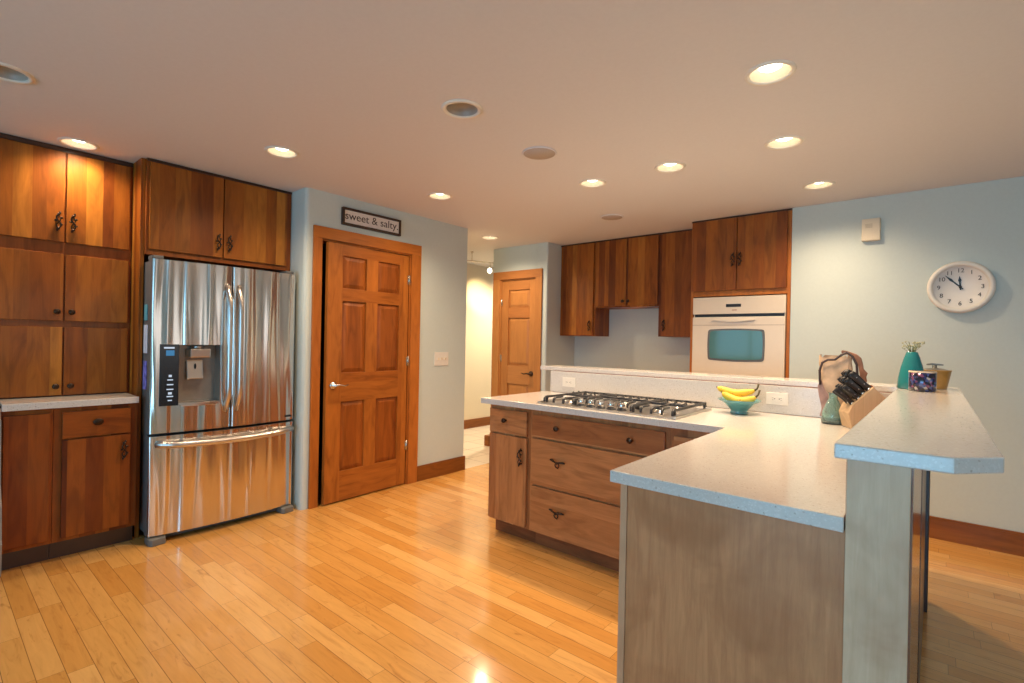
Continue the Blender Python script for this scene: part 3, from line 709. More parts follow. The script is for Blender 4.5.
# ------------------------------------------------------------------ island: cooktop run + peninsula + knee walls + bar
FY = 2.555
ic_ = thing('base_cabinet', 'cherry island cabinet with small drawer over a door, at the island end', 'cabinet', (-2.17, 2.9, 0))
m = MB(); m.box(-2.335, -1.985, FY, 3.245, 0.105, 0.884); m.box(-2.335, -1.985, FY+0.07, 3.245, 0, 0.105, 1); m.obj('body', ['isl', 'toe'], ic_)
d = front(ic_, 'drawer', 'y', FY-0.019, -2.328, -2.008, 0.700, 0.857, 'isl_h'); pull('round_knob', d, 'y', FY-0.019, -2.185, 0.787, 'knob')
d = front(ic_, 'door', 'y', FY-0.019, -2.328, -2.008, 0.118, 0.688, 'isl'); pull('vine_pull', d, 'y', FY-0.019, -2.045, 0.565)
ic_ = thing('base_cabinet', 'wide cherry island cabinet of three drawers below the gas cooktop', 'cabinet', (-1.5, 2.9, 0))
m = MB(); m.box(-1.984, -1.062, FY, 3.245, 0.105, 0.884); m.box(-1.984, -1.062, FY+0.07, 3.245, 0, 0.105, 1); m.obj('body', ['isl', 'toe'], ic_)
d = front(ic_, 'drawer', 'y', FY-0.019, -1.966, -1.085, 0.712, 0.853, 'isl_h')
for x in (-1.765, -1.275): pull('round_knob', d, 'y', FY-0.019, x, 0.785, 'knob')
d = front(ic_, 'drawer', 'y', FY-0.019, -1.966, -1.085, 0.412, 0.700, 'isl_h'); pull('twig_pull', d, 'y', FY-0.019, -1.750, 0.580); pull('twig_pull', d, 'y', FY-0.019, -1.30, 0.580)
d = front(ic_, 'drawer', 'y', FY-0.019, -1.966, -1.085, 0.112, 0.400, 'isl_h'); pull('twig_pull', d, 'y', FY-0.019, -1.750, 0.275); pull('twig_pull', d, 'y', FY-0.019, -1.26, 0.275)
ic_ = thing('base_cabinet', 'cherry corner cabinet half hidden under the inner corner of the counter', 'cabinet', (-0.6, 2.9, 0))
m = MB(); m.box(-1.061, -0.160, FY, 3.245, 0.105, 0.884); m.box(-1.061, -0.73, FY+0.07, 3.245, 0, 0.105, 1); m.obj('body', ['isl', 'toe'], ic_)
front(ic_, 'drawer', 'y', FY-0.019, -1.035, -0.775, 0.712, 0.840, 'isl_h'); front(ic_, 'door', 'y', FY-0.019, -1.035, -0.775, 0.118, 0.700, 'isl')
pc = thing('base_cabinet', 'peninsula cabinet with a scuffed brown wooden end panel facing the camera', 'cabinet', (-0.45, 1.98, 0))
m = MB(); m.box(-0.745, -0.160, 1.433, FY-0.022, 0.105, 0.884); m.box(-0.67, -0.160, 1.433, FY-0.022, 0, 0.105, 1); m.obj('body', ['isl', 'toe'], pc)
m = MB(); m.box(-0.722, -0.160, 1.420, 1.433, 0.0, 0.884, 0, 0.001); m.obj('end_panel', 'endpanel', pc)
m = MB(); m.box(-0.745, -0.7225, 1.416, 1.4325, 0.105, 0.884, 0, 0.002); m.obj('stile', 'stile', pc)
for a0, a1 in ((1.46, 1.98), (1.99, 2.51)):
    m = MB(); m.box(-0.7545, -0.7465, a0, a1, 0.118, 0.86, 0, 0.003); d = m.obj('door', 'isl', pc)
# continuous worktop (L shaped)
ct = [(-2.385, 2.503), (-0.770, 2.503), (-0.770, 1.393), (-0.1605, 1.393), (-0.1605, 3.2445), (-2.385, 3.2445)]
m = MB(); m.poly([(x, y, 0.8855) for x, y in ct], (0, 0, 0.036), 0, 0.003); tag(m.obj('countertop', 'quartz'), 'L-shaped speckled quartz worktop of the island holding the gas cooktop', 'countertop')
CT = 0.9215
# backsplash facing of the raised bar wall
m = MB(); m.box(-2.34, -0.1605, 3.250, 3.275, CT+0.0005, 1.084, 0, 0.002); tag(m.obj('backsplash', 'quartz'), 'pale quartz backsplash strip behind the gas cooktop', 'backsplash')
kw = thing('bar_wall', 'raised wooden knee wall carrying the bar, with a pale birch end post', 'bar', (-0.1, 2.4, 0))
m = MB(); m.box(-0.1595, -0.044, 1.412, 3.42, 0.0, 1.0845); m.obj('core', 'frame', kw)
m = MB(); m.box(-2.34, -0.044, 3.2765, 3.42, 0.0, 1.0845); m.obj('core', 'frame', kw)
m = MB(); m.box(-0.158, -0.040, 1.400, 1.4115, 0.0, 1.0845, 0, 0.0015); m.obj('end_post', 'post', kw)
t_ = wood('glossy_side_cherry', [(0.20, 0.06, 0.014), (0.26, 0.085, 0.02)], stave=0.4, rough=0.2, coat=0.5); M['gloss'] = t_
m = MB(); m.box(-0.0435, -0.036, 1.4125, 2.25, 0.0, 1.0845); m.obj('side_panel', 'gloss', kw)
m = MB(); m.box(-0.0435, -0.034, 2.251, 3.27, 0.0, 1.0845); m.obj('side_panel', 'darkwood', kw)  # far half coloured dark to stand for the dark reflection in the glossy side
m = MB(); m.box(-0.0435, -0.020, 3.272, 3.44, 0.0, 1.0845, 0, 0.003); m.obj('pilaster', 'darkwood', kw)
# bar top
BZ = 1.086; BT = 0.031
bt = [(-0.162, 1.235), (0.026, 1.235), (0.098, 1.315), (0.088, 3.535), (-2.47, 3.535), (-2.47, 3.285), (-0.153, 3.285)]
m = MB(); m.poly([(x, y, BZ) for x, y in bt], (0, 0, BT), 0, 0.003); tag(m.obj('bar_top', 'quartz'), 'raised L-shaped speckled bar top with a clipped near corner', 'bar counter')
BTZ = BZ+BT

# ------------------------------------------------------------------ gas cooktop
ck = thing('gas_cooktop', 'stainless gas cooktop with black cast-iron grates set in the island', 'cooktop', (-1.485, 2.83, CT))
KX0, KX1, KY0, KY1 = -1.935, -1.035, 2.548, 3.105
m = MB(); m.box(KX0, KX1, KY0, KY1, CT+0.0005, CT+0.008, 0, 0.003)
m.box(KX0, KX0+0.02, KY0, KY1, CT+0.007, CT+0.016, 0, 0.003); m.box(KX1-0.02, KX1, KY0, KY1, CT+0.007, CT+0.016, 0, 0.003)
m.obj('tray', 'steel2', ck)
def grate(x0, x1, y0, y1):
    mb = MB(); zt = CT+0.048; r = 0.0065
    def bar(p, q, h=0.013, w_=0.014):
        p = Vector(p); q = Vector(q); mb.box(min(p.x, q.x)-w_/2, max(p.x, q.x)+w_/2, min(p.y, q.y)-w_/2, max(p.y, q.y)+w_/2, zt-h, zt, 0, 0.002)
    bar((x0, y0+0.02, 0), (x0, y1-0.01, 0)); bar((x1, y0+0.02, 0), (x1, y1-0.01, 0)); bar((x0, y1-0.01, 0), (x1, y1-0.01, 0)); bar((x0, (y0+y1)/2, 0), (x1, (y0+y1)/2, 0))
    n = max(3, int((x1-x0)/0.055))
    for i in range(n+1):
        x = x0+(x1-x0)*i/n
        # fingers running front to back, bent down at the front edge
        mb.tube([(x, y0, CT+0.012), (x, y0+0.003, CT+0.034), (x, y0+0.022, zt-0.004), (x, y0+0.10, zt-0.005)], [0.0075, 0.008, 0.0075, 0.006], 8)
        if i % 2 == 0: mb.tube([(x, y0+0.10, zt-0.005), (x, (y0+y1)/2, zt-0.005)], 0.005, 8)
        for yc, sgn in (((y0+y1)/2, 1), (y1-0.01, -1)): mb.tube([(x, yc, zt-0.005), (x, yc+0.07*sgn, zt-0.004), (x, yc+0.09*sgn, zt+0.004)], 0.005, 8)
        mb.tube([(x, y1-0.01, zt-0.005), (x, y1+0.006, CT+0.02)], 0.006, 8)
    for x in (x0, x1):
        for y in (y0+0.03, y1-0.02): mb.box(x-0.006, x+0.006, y-0.006, y+0.006, CT+0.008, zt-0.01, 0)
    return mb.obj('grate', 'iron', ck)
grate(KX0+0.03, -1.690, KY0+0.035, KY1-0.025); grate(-1.665, -1.330, KY0+0.150, KY1-0.025); grate(-1.305, KX1-0.03, KY0+0.035, KY1-0.025)
def burner(x, y, r):
    mb = MB(); mb.lathe([(0, 0), (r*1.25, 0), (r*1.25, 0.005), (r, 0.008), (r, 0.018), (r*0.9, 0.020), (0, 0.020)], (x, y, CT+0.008), 'z', 24)
    b_ = mb.obj('burner', 'steel2', ck); mb = MB(); mb.lathe([(0, 0.020), (r*0.88, 0.020), (r*0.88, 0.028), (r*0.8, 0.030), (0, 0.030)], (x, y, CT+0.008), 'z', 24); mb.obj('burner_cap', 'iron', b_)
for x, y, r in ((-1.80, 2.70, 0.032), (-1.80, 2.95, 0.026), (-1.497, 2.88, 0.045), (-1.19, 2.70, 0.032), (-1.19, 2.95, 0.026)): burner(x, y, r)
for i in range(5):
    x = -1.650+0.068*i; y = 2.615
    mb = MB(); mb.lathe([(0, 0), (0.028, 0), (0.028, 0.004), (0.022, 0.007), (0.022, 0.009), (0, 0.009)], (x, y, CT+0.008), 'z', 24, 1)
    mb.lathe([(0, 0.009), (0.021, 0.009), (0.019, 0.036), (0.016, 0.040), (0, 0.040)], (x, y, CT+0.008), 'z', 24, 0); mb.box(x-0.003, x+0.003, y-0.018, y+0.018, CT+0.046, CT+0.053, 0, 0.001)
    mb.obj('knob', ['chrome', 'iron'], ck)

# ------------------------------------------------------------------ outlets, switches, thermostat-like box
def outlet(label, x, z, y=3.2498):
    o = thing('wall_outlet', label, 'outlet', (x, y, z))
    m = MB(); m.box(x-0.058, x+0.058, y-0.005, y, z-0.035, z+0.035, 0, 0.002); m.obj('plate', 'white', o)
    for s in (-1, 1):
        m = MB(); m.box(x+s*0.022-0.017, x+s*0.022+0.017, y-0.0065, y-0.005, z-0.014, z+0.014, 0, 0.0006)
        m.box(x+s*0.022-0.004, x+s*0.022+0.004, y-0.0068, y-0.0064, z+0.004, z+0.0055, 1); m.box(x+s*0.022-0.004, x+s*0.022+0.004, y-0.0068, y-0.0064, z-0.007, z-0.0055, 1)
        m.lathe([(0, 0), (0.003, 0)], (x+s*0.022-0.010*s, y-0.0068, z), '-y', 10, 1)
        m.obj('socket', ['white', 'black'], o)
outlet('white double outlet on the backsplash left, behind the cooktop', -2.165, 1.005)
outlet('white double outlet on the backsplash right of the banana bowl', -0.712, 1.008)
sw = thing('light_switch', 'cream three-gang light switch plate on the wall right of the pantry door', 'light switch', (-3.655, 3.275, 1.127))
m = MB(); m.box(-3.659, -3.653, 3.187, 3.365, 1.062, 1.193, 0, 0.003); m.obj('plate', 'white', sw)
for k in range(3):
    m = MB(); m.box(-3.653, -3.642, 3.276+(k-1)*0.046-0.005, 3.276+(k-1)*0.046+0.005, 1.118, 1.140, 0, 0.001); m.obj('toggle', 'cream_pl', sw)
dc = thing('door_chime', 'cream rectangular chime box high on the wall left of the clock', 'door chime', (-0.395, 4.58, 2.12))
m = MB(); m.box(-0.452, -0.338, 4.557, 4.6045, 2.112, 2.276, 0, 0.008); m.obj('cover', 'cream_pl', dc)
m = MB()
for k in range(4): m.box(-0.430, -0.385, 4.5562, 4.5572, 2.232-k*0.008, 2.235-k*0.008)
m.obj('vent_slot', plain('slot_tan', (0.45, 0.36, 0.24), 0.6), dc)

# ------------------------------------------------------------------ text helper (mesh letters)
def text_mesh(s, size, ext):
    c = bpy.data.curves.new('t', 'FONT'); c.body = s; c.size = size; c.extrude = ext; c.align_x = 'CENTER'; c.align_y = 'CENTER'
    o = bpy.data.objects.new('t', c); COL.objects.link(o); bpy.context.view_layer.update()
    dg = bpy.context.evaluated_depsgraph_get(); me = bpy.data.meshes.new_from_object(o.evaluated_get(dg))
    bpy.data.objects.remove(o); return me
# ------------------------------------------------------------------ clock
ckx, ckz = 0.108, 1.741; R = 0.176; YW = 4.6045
cl = thing('wall_clock', 'round white wall clock with dark arabic numerals on the right wall', 'clock', (ckx, YW, ckz))
m = MB(); m.lathe([(R*0.80, 0.030), (R*0.82, 0.040), (R*0.88, 0.050), (R*0.95, 0.048), (R, 0.036), (R, 0.0), (0, 0.0)], (ckx, YW, ckz), '-y', 64); m.obj('rim', 'white', cl)
m = MB(); m.lathe([(0, 0.028), (R*0.80, 0.028), (R*0.81, 0.034)], (ckx, YW, ckz), '-y', 64); face = m.obj('dial', plain('dial_white', (0.82, 0.79, 0.74), 0.5, var=0.01), cl)
NUM = plain('numeral_brown', (0.05, 0.04, 0.035), 0.5)
for k in range(1, 13):
    me = text_mesh(str(k), 0.034, 0.0006); me.materials.clear(); me.materials.append(NUM)
    o = bpy.data.objects.new('numeral', me); COL.objects.link(o); o.parent = cl
    a = k*PI/6; o.location = (0.112*math.sin(a), -0.0292, 0.112*math.cos(a)); o.rotation_euler = (PI/2, 0, 0); o.scale = (1.15, 1.15, 1)
def hand(ang, L_, wd, name, y):
    m = MB(); ca, sa = math.cos(ang), math.sin(ang)
    prof = [(-0.02, 0.4), (0, 0.6), (L_*0.45, 0.5), (L_*0.62, 1.0), (L_*0.8, 0.45), (L_, 0.08)]
    pts = [(r*sa+w_*wd*ca, r*ca-w_*wd*sa) for r, w_ in prof]+[(r*sa-w_*wd*ca, r*ca+w_*wd*sa) for r, w_ in prof[::-1]]
    m.poly([(ckx+p, YW-y, ckz+q) for p, q in pts], (0, -0.002, 0), 0); return m.obj(name, 'black', cl)
hand(math.radians(-44), 0.115, 0.008, 'minute_hand', 0.034); hand(math.radians(-4), 0.075, 0.009, 'hour_hand', 0.031)
m = MB(); m.lathe([(0.008, 0.028), (0.008, 0.038), (0, 0.038)], (ckx, YW, ckz), '-y', 16); m.obj('hub', 'black', cl)

# ------------------------------------------------------------------ sign above the pantry door
sg = thing('wall_sign', 'small dark-framed sign reading sweet & salty. above the pantry door', 'sign', (-3.65, 2.467, 2.29))
Rm = Matrix.Rotation(math.radians(0.6), 3, 'X'); AB = (-3.65, 2.467, 2.29)
y0, y1, z0, z1 = 2.183, 2.752, 2.218, 2.358; f_ = 0.018
m = MB()
for a in ((y0, y1, z0, z0+f_), (y0, y1, z1-f_, z1), (y0, y0+f_, z0+f_, z1-f_), (y1-f_, y1, z0+f_, z1-f_)): m.box(-3.659, -3.630, a[0], a[1], a[2], a[3], 0, 0.002)
m.obj('frame', plain('sign_frame', (0.045, 0.022, 0.012), 0.5), sg)
m = MB(); m.box(-3.658, -3.642, y0+f_, y1-f_, z0+f_, z1-f_); m.obj('board', plain('sign_white', (0.74, 0.68, 0.62), 0.6, var=0.03), sg)
me = text_mesh('sweet & salty.', 0.088, 0.001); me.materials.clear(); me.materials.append(plain('ink', (0.08, 0.06, 0.05), 0.6))
xs = [v.co.x for v in me.vertices]; zs_ = [v.co.y for v in me.vertices]; cx_ = (min(xs)+max(xs))/2; sc_ = 0.515/(max(xs)-min(xs)); cz_ = (min(zs_)+max(zs_))/2
for v in me.vertices: v.co.x = (v.co.x-cx_)*sc_; v.co.y = (v.co.y-cz_)*1.0
o = bpy.data.objects.new('lettering', me); COL.objects.link(o); o.parent = sg; o.location = (0.0095, 0.0, -0.002); o.rotation_euler = (PI/2, 0, PI/2)

# ------------------------------------------------------------------ ceiling fixtures
M['bulb'] = emis('lamp_glow', (1.0, 0.90, 0.72), 8.0)
M['baffle'] = plain('baffle_white', (0.42, 0.34, 0.24), 0.5)
labels = ['lit recessed downlight close above the left hutch', 'lit recessed downlight in front of the refrigerator cabinet', 'lit recessed downlight before the pantry door sign', 'lit recessed downlight in the hall beyond the pantry wall end',
          'lit recessed downlight above the left of the cooktop', 'lit recessed downlight above the right of the cooktop', 'largest lit recessed downlight, nearest above the peninsula', 'lit recessed downlight second nearest above the peninsula bar', 'lit recessed downlight near the right wall by the oven cabinet']
can = None
for i, (x, y) in enumerate(CANS):
    if can is None:
        t = thing('recessed_downlight', labels[i], 'ceiling light', (x, y, CEIL), 'lit recessed ceiling downlights')
        m = MB(); m.lathe([(0.078, 0.001), (0.082, -0.006), (0.092, -0.007), (0.097, -0.001), (0.097, 0.001)], (x, y, CEIL), 'z', 40); m.obj('trim_ring', 'white', t)
        m = MB(); m.lathe([(0.078, -0.001), (0.078, 0.004), (0.066, 0.075), (0.0, 0.080)], (x, y, CEIL), 'z', 40); m.obj('baffle', 'baffle', t)
        m = MB(); m.lathe([(0.0, 0.014), (0.028, 0.016), (0.044, 0.025), (0.050, 0.045), (0.046, 0.072)], (x, y, CEIL), 'z', 32); m.obj('bulb', 'bulb', t)
        can = t
    else:
        t = can.copy(); COL.objects.link(t); t.location = (x, y, CEIL); t['label'] = labels[i]
        for ch in list(can.children):
            c = ch.copy(); COL.objects.link(c); c.parent = t
for (x, y), lb in (((-1.797, 1.712), 'unlit recessed downlight with brown eyeball insert, near the ceiling centre'), ((-3.127, 0.235), 'unlit recessed downlight cut by the left edge of the picture')):
    t = thing('recessed_downlight', lb, 'ceiling light', (x, y, CEIL), 'unlit recessed ceiling downlights')
    m = MB(); m.lathe([(0.076, 0.002), (0.080, -0.007), (0.094, -0.008), (0.101, -0.001), (0.101, 0.001)], (x, y, CEIL), 'z', 40); m.obj('trim_ring', 'white', t)
    m = MB(); m.lathe([(0.076, -0.001), (0.074, 0.03), (0.0, 0.055)], (x, y, CEIL), 'z', 40); m.obj('baffle', plain('eyeball_grey', (0.42, 0.36, 0.30), 0.4), t)
for (x, y, r), lb in (((-1.843, 2.40, 0.103), 'flat round tan ceiling speaker in front of the cooktop lights'), ((-2.254, 4.021, 0.100), 'flat round ceiling speaker before the upper cabinets')):
    t = thing('ceiling_speaker', lb, 'speaker', (x, y, CEIL), 'round ceiling speakers')
    m = MB(); m.lathe([(r, 0), (r+0.003, -0.004), (r-0.002, -0.008), (r-0.008, -0.006)], (x, y, CEIL), 'z', 40); m.obj('rim', 'ceil', t)
    m = MB(); m.lathe([(0, -0.007), (r-0.008, -0.006), (r-0.006, 0)], (x, y, CEIL), 'z', 40); m.obj('grille', plain('speaker_grille', (0.47, 0.40, 0.35), 0.7, var=0.1, scale=300), t)

# track light in the hall
tl = thing('track_light', 'thin metal track light hanging in the hall', 'ceiling light', (-4.53, 4.65, CEIL))
m = MB(); m.tube([(-4.74, 4.25, 2.325), (-4.55, 4.60, 2.325), (-4.42, 4.92, 2.325), (-4.33, 5.3, 2.325)], 0.006, 8); m.obj('rail', 'nickel', tl)
for p in ((-4.565, 4.575), (-4.36, 5.2)):
    m = MB(); m.tube([(p[0], p[1], 2.325), (p[0], p[1], CEIL)], 0.005, 8); m.lathe([(0, 0), (0.02, 0), (0.02, -0.008), (0, -0.01)], (p[0], p[1], CEIL), 'z', 12); m.obj('rod', 'nickel', tl)
for (x, y) in ((-4.465, 4.81),):
    m = MB(); m.tube([(x, y, 2.325), (x, y, 2.27)], 0.006, 8); m.lathe([(0.010, 0.0), (0.016, -0.03), (0.0, 0.0)], (x, y, 2.275), 'z', 12); m.obj('socket', 'nickel', tl)
    m = MB(); m.ball((x-0.005, y+0.0, 2.222), 0.030, 0, (1, 1, 1.15)); m.obj('lamp_shade', emis('frosted_glow', (1, 0.93, 0.75), 6.0), tl)
def spot(name, loc, target, energy, color, size, blend=0.5, soft=0.03):
    L = bpy.data.lights.new(name, 'SPOT'); L.energy = energy; L.color = color; L.spot_size = math.radians(size); L.spot_blend = blend; L.shadow_soft_size = soft
    o = bpy.data.objects.new(name, L); COL.objects.link(o); o.location = loc
    o.rotation_euler = (Vector(target)-Vector(loc)).to_track_quat('-Z', 'Y').to_euler(); return o
spot('hall_track_lamp', (-4.50, 4.9, 2.20), (-5.32, 5.46, 1.98), 110, (1, 0.76, 0.42), 34, 1.0)
spot('hall_ceiling_lamp', (-4.6, 5.8, 2.40), (-4.6, 5.8, 0), 210, (1, 0.82, 0.60), 160, 1.0, 0.08)

# ------------------------------------------------------------------ banana bowl
bx_, by_ = -0.875, 3.085
bw = thing('fruit_bowl', 'small teal glass footed bowl on the island counter', 'bowl', (bx_, by_, CT))
TG = NT('teal_glass'); b_ = TG.bsdf((0.16, 0.45, 0.46), 0.08, 0.0, 0.6); b_.inputs['Transmission Weight'].default_value = 0.35
m = MB(); m.lathe([(0, 0.001), (0.048, 0.001), (0.050, 0.006), (0.044, 0.016), (0.055, 0.030), (0.085, 0.058), (0.116, 0.078), (0.117, 0.082), (0.112, 0.081), (0.080, 0.062), (0.045, 0.036), (0, 0.030)], (bx_, by_, CT), 'z', 40)
m.obj('glass_bowl', TG.m, bw)
def banana_mat():
    t = NT('banana_skin'); v, o = t.obj(); f = t.noise(v, 60, 3)
    c = t.mix(t.ramp(f, [(0.62, (0, 0, 0)), (0.70, (1, 1, 1))]), (0.80, 0.52, 0.05), (0.45, 0.24, 0.04))
    t.bsdf(c, 0.45); return t.m
BM = banana_mat(); TIP = plain('banana_tip', (0.10, 0.08, 0.03), 0.6); 
def banana(label, p0, p1, sag, r, stem=False, up_=False):
    p0 = Vector(p0); p1 = Vector(p1); mid = (p0+p1)/2+Vector(sag)
    N = 16; pts = []; rr = []
    for i in range(N+1):
        u = i/N; pts.append(p0*(1-u)**2+mid*2*u*(1-u)+p1*u*u)
        rr.append(max(0.004, r*min(1, 1.15*math.sin(PI*min(1, 0.10+0.84*u))**0.55)))
    rr[0] = 0.005; rr[-1] = 0.006
    o = MB().tube(pts, rr, 7).obj('banana', BM); o2 = o
    # origin sits at world zero; keep mesh as is
    tag(o, label, 'banana', 'bananas in the bowl')
    t_ = (pts[0]-pts[1]).normalized(); m = MB(); m.tube([pts[0]+t_*0.0, pts[0]+t_*0.008], [0.005, 0.003], 7); m.obj('tip', TIP, o)
    m = MB(); d = (pts[-1]-pts[-2]).normalized(); m.tube([pts[-1], pts[-1]+d*0.015+Vector((0, 0, 0.006)), pts[-1]+d*0.018+Vector((0.004, 0, 0.032))], [0.006, 0.005, 0.006], 7); m.obj('stem', TIP, o)
    return o
Z = CT+0.095
banana('upper banana in the teal bowl, its tip reaching furthest left', (bx_-0.128, by_+0.012, Z+0.046), (bx_+0.082, by_+0.0, Z+0.044), (0.0, 0.0, -0.050), 0.022)
banana('lower front banana resting in the teal bowl', (bx_-0.085, by_-0.035, Z+0.022), (bx_+0.098, by_-0.035, Z+0.010), (0.0, 0, -0.070), 0.0235)

# ------------------------------------------------------------------ bar objects: vase, patterned candle, pot
vx, vy = -0.098, 3.185
vs = thing('vase', 'teal tapered vase with a sprig of dry flowers on the bar', 'vase', (vx, vy, BTZ))
VM = plain('teal_glaze', (0.015, 0.21, 0.22), 0.12, coat=0.6, var=0.1, scale=10)
m = MB(); m.lathe([(0, 0.001), (0.056, 0.001), (0.060, 0.006), (0.055, 0.05), (0.044, 0.11), (0.032, 0.155), (0.024, 0.178), (0.022, 0.183), (0.018, 0.180), (0.018, 0.15), (0, 0.14)], (vx, vy, BTZ), 'z', 36); m.obj('vase_body', VM, vs)
m = MB(); rg_ = random.Random(4)
for k in range(26):
    a = rg_.uniform(0, 2*PI); rr_ = rg_.uniform(0.01, 0.045); h = rg_.uniform(0.198, 0.236)
    p = (vx+rr_*math.cos(a), vy+rr_*math.sin(a), BTZ+h)
    m.tube([(vx+0.004*math.cos(a), vy+0.004*math.sin(a), BTZ+0.165), (vx+rr_*0.5*math.cos(a), vy+rr_*0.5*math.sin(a), BTZ+0.165+(h-0.165)*0.6), p], 0.0010, 5)
m.obj('stems', plain('stem_green', (0.12, 0.16, 0.07), 0.7), vs)
rg_ = random.Random(4); m = MB()
for k in range(26):
    a = rg_.uniform(0, 2*PI); rr_ = rg_.uniform(0.01, 0.045); h = rg_.uniform(0.198, 0.236)
    p = Vector((vx+rr_*math.cos(a), vy+rr_*math.sin(a), BTZ+h))
    for q in range(4): m.ball(p+Vector((rg_.uniform(-.006, .006), rg_.uniform(-.006, .006), rg_.uniform(-.005, .006))), rg_.uniform(0.002, 0.0045), 0, seg=6)
m.obj('flowers', plain('flower_cream', (0.42, 0.42, 0.27), 0.8, var=0.4, scale=120), vs)
cx2, cy2 = -0.054, 3.06
def mosaic():
    t = NT('mosaic_holder'); v, o = t.obj(); vr = t.n('TexVoronoi'); vr.inputs['Scale'].default_value = 85; t.l(v, vr.inputs['Vector'])
    sp = t.n('SeparateColor'); t.l(vr.outputs['Color'], sp.inputs[0])
    c = t.ramp(sp.outputs[0], [(0.0, (0.01, 0.012, 0.03)), (0.4, (0.02, 0.03, 0.12)), (0.6, (0.07, 0.10, 0.28)), (0.8, (0.18, 0.06, 0.14)), (0.95, (0.45, 0.42, 0.4))], 'CONSTANT')
    t.bsdf(c, 0.15, 0.2, 0.6); return t.m
cn = thing('candle_jar', 'dark blue mosaic candle jar on the bar in front of the vase', 'candle holder', (cx2, cy2, BTZ))
m = MB(); m.lathe([(0, 0.001), (0.046, 0.001), (0.052, 0.006), (0.052, 0.093), (0.049, 0.094), (0.048, 0.03)], (cx2, cy2, BTZ), 'z', 40); m.obj('glass_jar', mosaic(), cn)
m = MB(); m.lathe([(0.0525, 0.088), (0.0530, 0.093), (0.050, 0.095)], (cx2, cy2, BTZ), 'z', 40); m.obj('rim', plain('rim_cream', (0.7, 0.55, 0.4), 0.4), cn)
m = MB(); m.lathe([(0.0, 0.07), (0.048, 0.07)], (cx2, cy2, BTZ), 'z', 32); m.obj('wax', plain('wax', (0.7, 0.62, 0.5), 0.6), cn)
px_, py_ = -0.012, 3.325
pt = thing('lidded_pot', 'ochre tapered pot with grey lid knob on the bar beside the vase', 'pot', (px_, py_, BTZ))
m = MB(); m.lathe([(0, 0.001), (0.048, 0.001), (0.050, 0.005), (0.066, 0.090), (0.069, 0.094), (0.064, 0.095)], (px_, py_, BTZ), 'z', 36); m.obj('pot_body', plain('ochre_glaze', (0.50, 0.26, 0.06), 0.35, coat=0.3, var=0.15, scale=20), pt)
m = MB(); m.lathe([(0.0645, 0.094), (0.03, 0.102), (0.010, 0.104), (0.009, 0.118), (0, 0.119)], (px_, py_, BTZ), 'z', 32)
m.poly([(px_-0.032, py_-0.004, BTZ+0.117), (px_-0.01, py_-0.010, BTZ+0.121), (px_+0.034, py_-0.004, BTZ+0.117), (px_+0.034, py_+0.006, BTZ+0.117), (px_-0.01, py_+0.012, BTZ+0.121), (px_-0.032, py_+0.006, BTZ+0.117)], (0, 0, 0.007), 0)
m.obj('lid', plain('pewter', (0.22, 0.22, 0.20), 0.4, metal=0.7), pt)

# ------------------------------------------------------------------ knife block, bottle, paper sack
kb = thing('knife_block', 'light wooden knife block full of black-handled knives on the counter', 'knife block', (-0.32, 3.02, CT))
KO = Vector((-0.325, 3.035, CT+0.001)); e1 = Vector((-0.86, -0.51, 0)); e2 = Vector((0.51, -0.86, 0)); ez = Vector((0, 0, 1))
prof = [(-0.10, 0.0), (0.045, 0.0), (0.062, 0.075), (0.045, 0.115), (-0.045, 0.205), (-0.155, 0.105)]
KW = wood('block_beech', [(0.62, 0.42, 0.24), (0.70, 0.50, 0.30)], stave=0.2, figure=0.1, grain=0.2)
m = MB(); m.poly([KO+e1*a+ez*b for a, b in prof], e2*0.105, 0, 0.003); m.obj('block', KW, kb)
for f in kb.children: pass
nd = (e1*0.080+ez*0.080).normalized(); td = (-e1*0.080+ez*0.080).normalized()
def knife(s, w_, L_, r, nm='knife_handle'):
    p = KO+e1*(0.045-0.090*s)+ez*(0.115+0.090*s)+e2*w_+nd*0.002
    mb = MB(); n_ = nd
    pts = [(0, 1.0), (0.25, 0.8), (0.6, 0.95), (0.85, 1.15), (1.0, 0.9)]
    b = bmesh.new(); rings = []
    for u, k in pts:
        c = p+n_*(L_*u)-td*0.006*u*u
        ring = [b.verts.new(c+td*(r*1.35*k*sx)+e2*(r*0.62*sy)) for sx, sy in ((-1, -.6), (-.6, -1), (.6, -1), (1, -.6), (1, .6), (.6, 1), (-.6, 1), (-1, .6))]
        rings.append(ring)
    for A, B in zip(rings, rings[1:]):
        for k in range(8): b.faces.new((A[k], A[(k+1) % 8], B[(k+1) % 8], B[k]))
    b.faces.new(rings[0][::-1]); b.faces.new(rings[-1]); bmesh.ops.recalc_face_normals(b, faces=b.faces[:]); mb._merge(b, 0, True)
    for u in (0.3, 0.7):
        c = p+n_*(L_*u)-td*0.006*u*u
        mb.ball(c+e2*(r*0.60), r*0.25, 1, seg=6)
    mb.tube([p-n_*0.004, p+n_*0.006], r*0.9, 8, 1)
    return mb.obj(nm, ['black', 'chrome'], kb)
for s, w_, L_, r in ((0.88, 0.020, 0.115, 0.012), (0.88, 0.052, 0.120, 0.013), (0.88, 0.085, 0.110, 0.012), (0.62, 0.020, 0.105, 0.011), (0.62, 0.050, 0.105, 0.011), (0.62, 0.080, 0.100, 0.011),
                     (0.36, 0.015, 0.085, 0.009), (0.36, 0.040, 0.085, 0.009), (0.36, 0.065, 0.085, 0.009), (0.36, 0.090, 0.085, 0.009), (0.08, 0.085, 0.100, 0.009), (0.08, 0.045, 0.085, 0.009)): knife(s, w_, L_, r)
bo = thing('glass_bottle', 'small conical clear teal glass bottle beside the knife block', 'bottle', (-0.425, 3.06, CT))
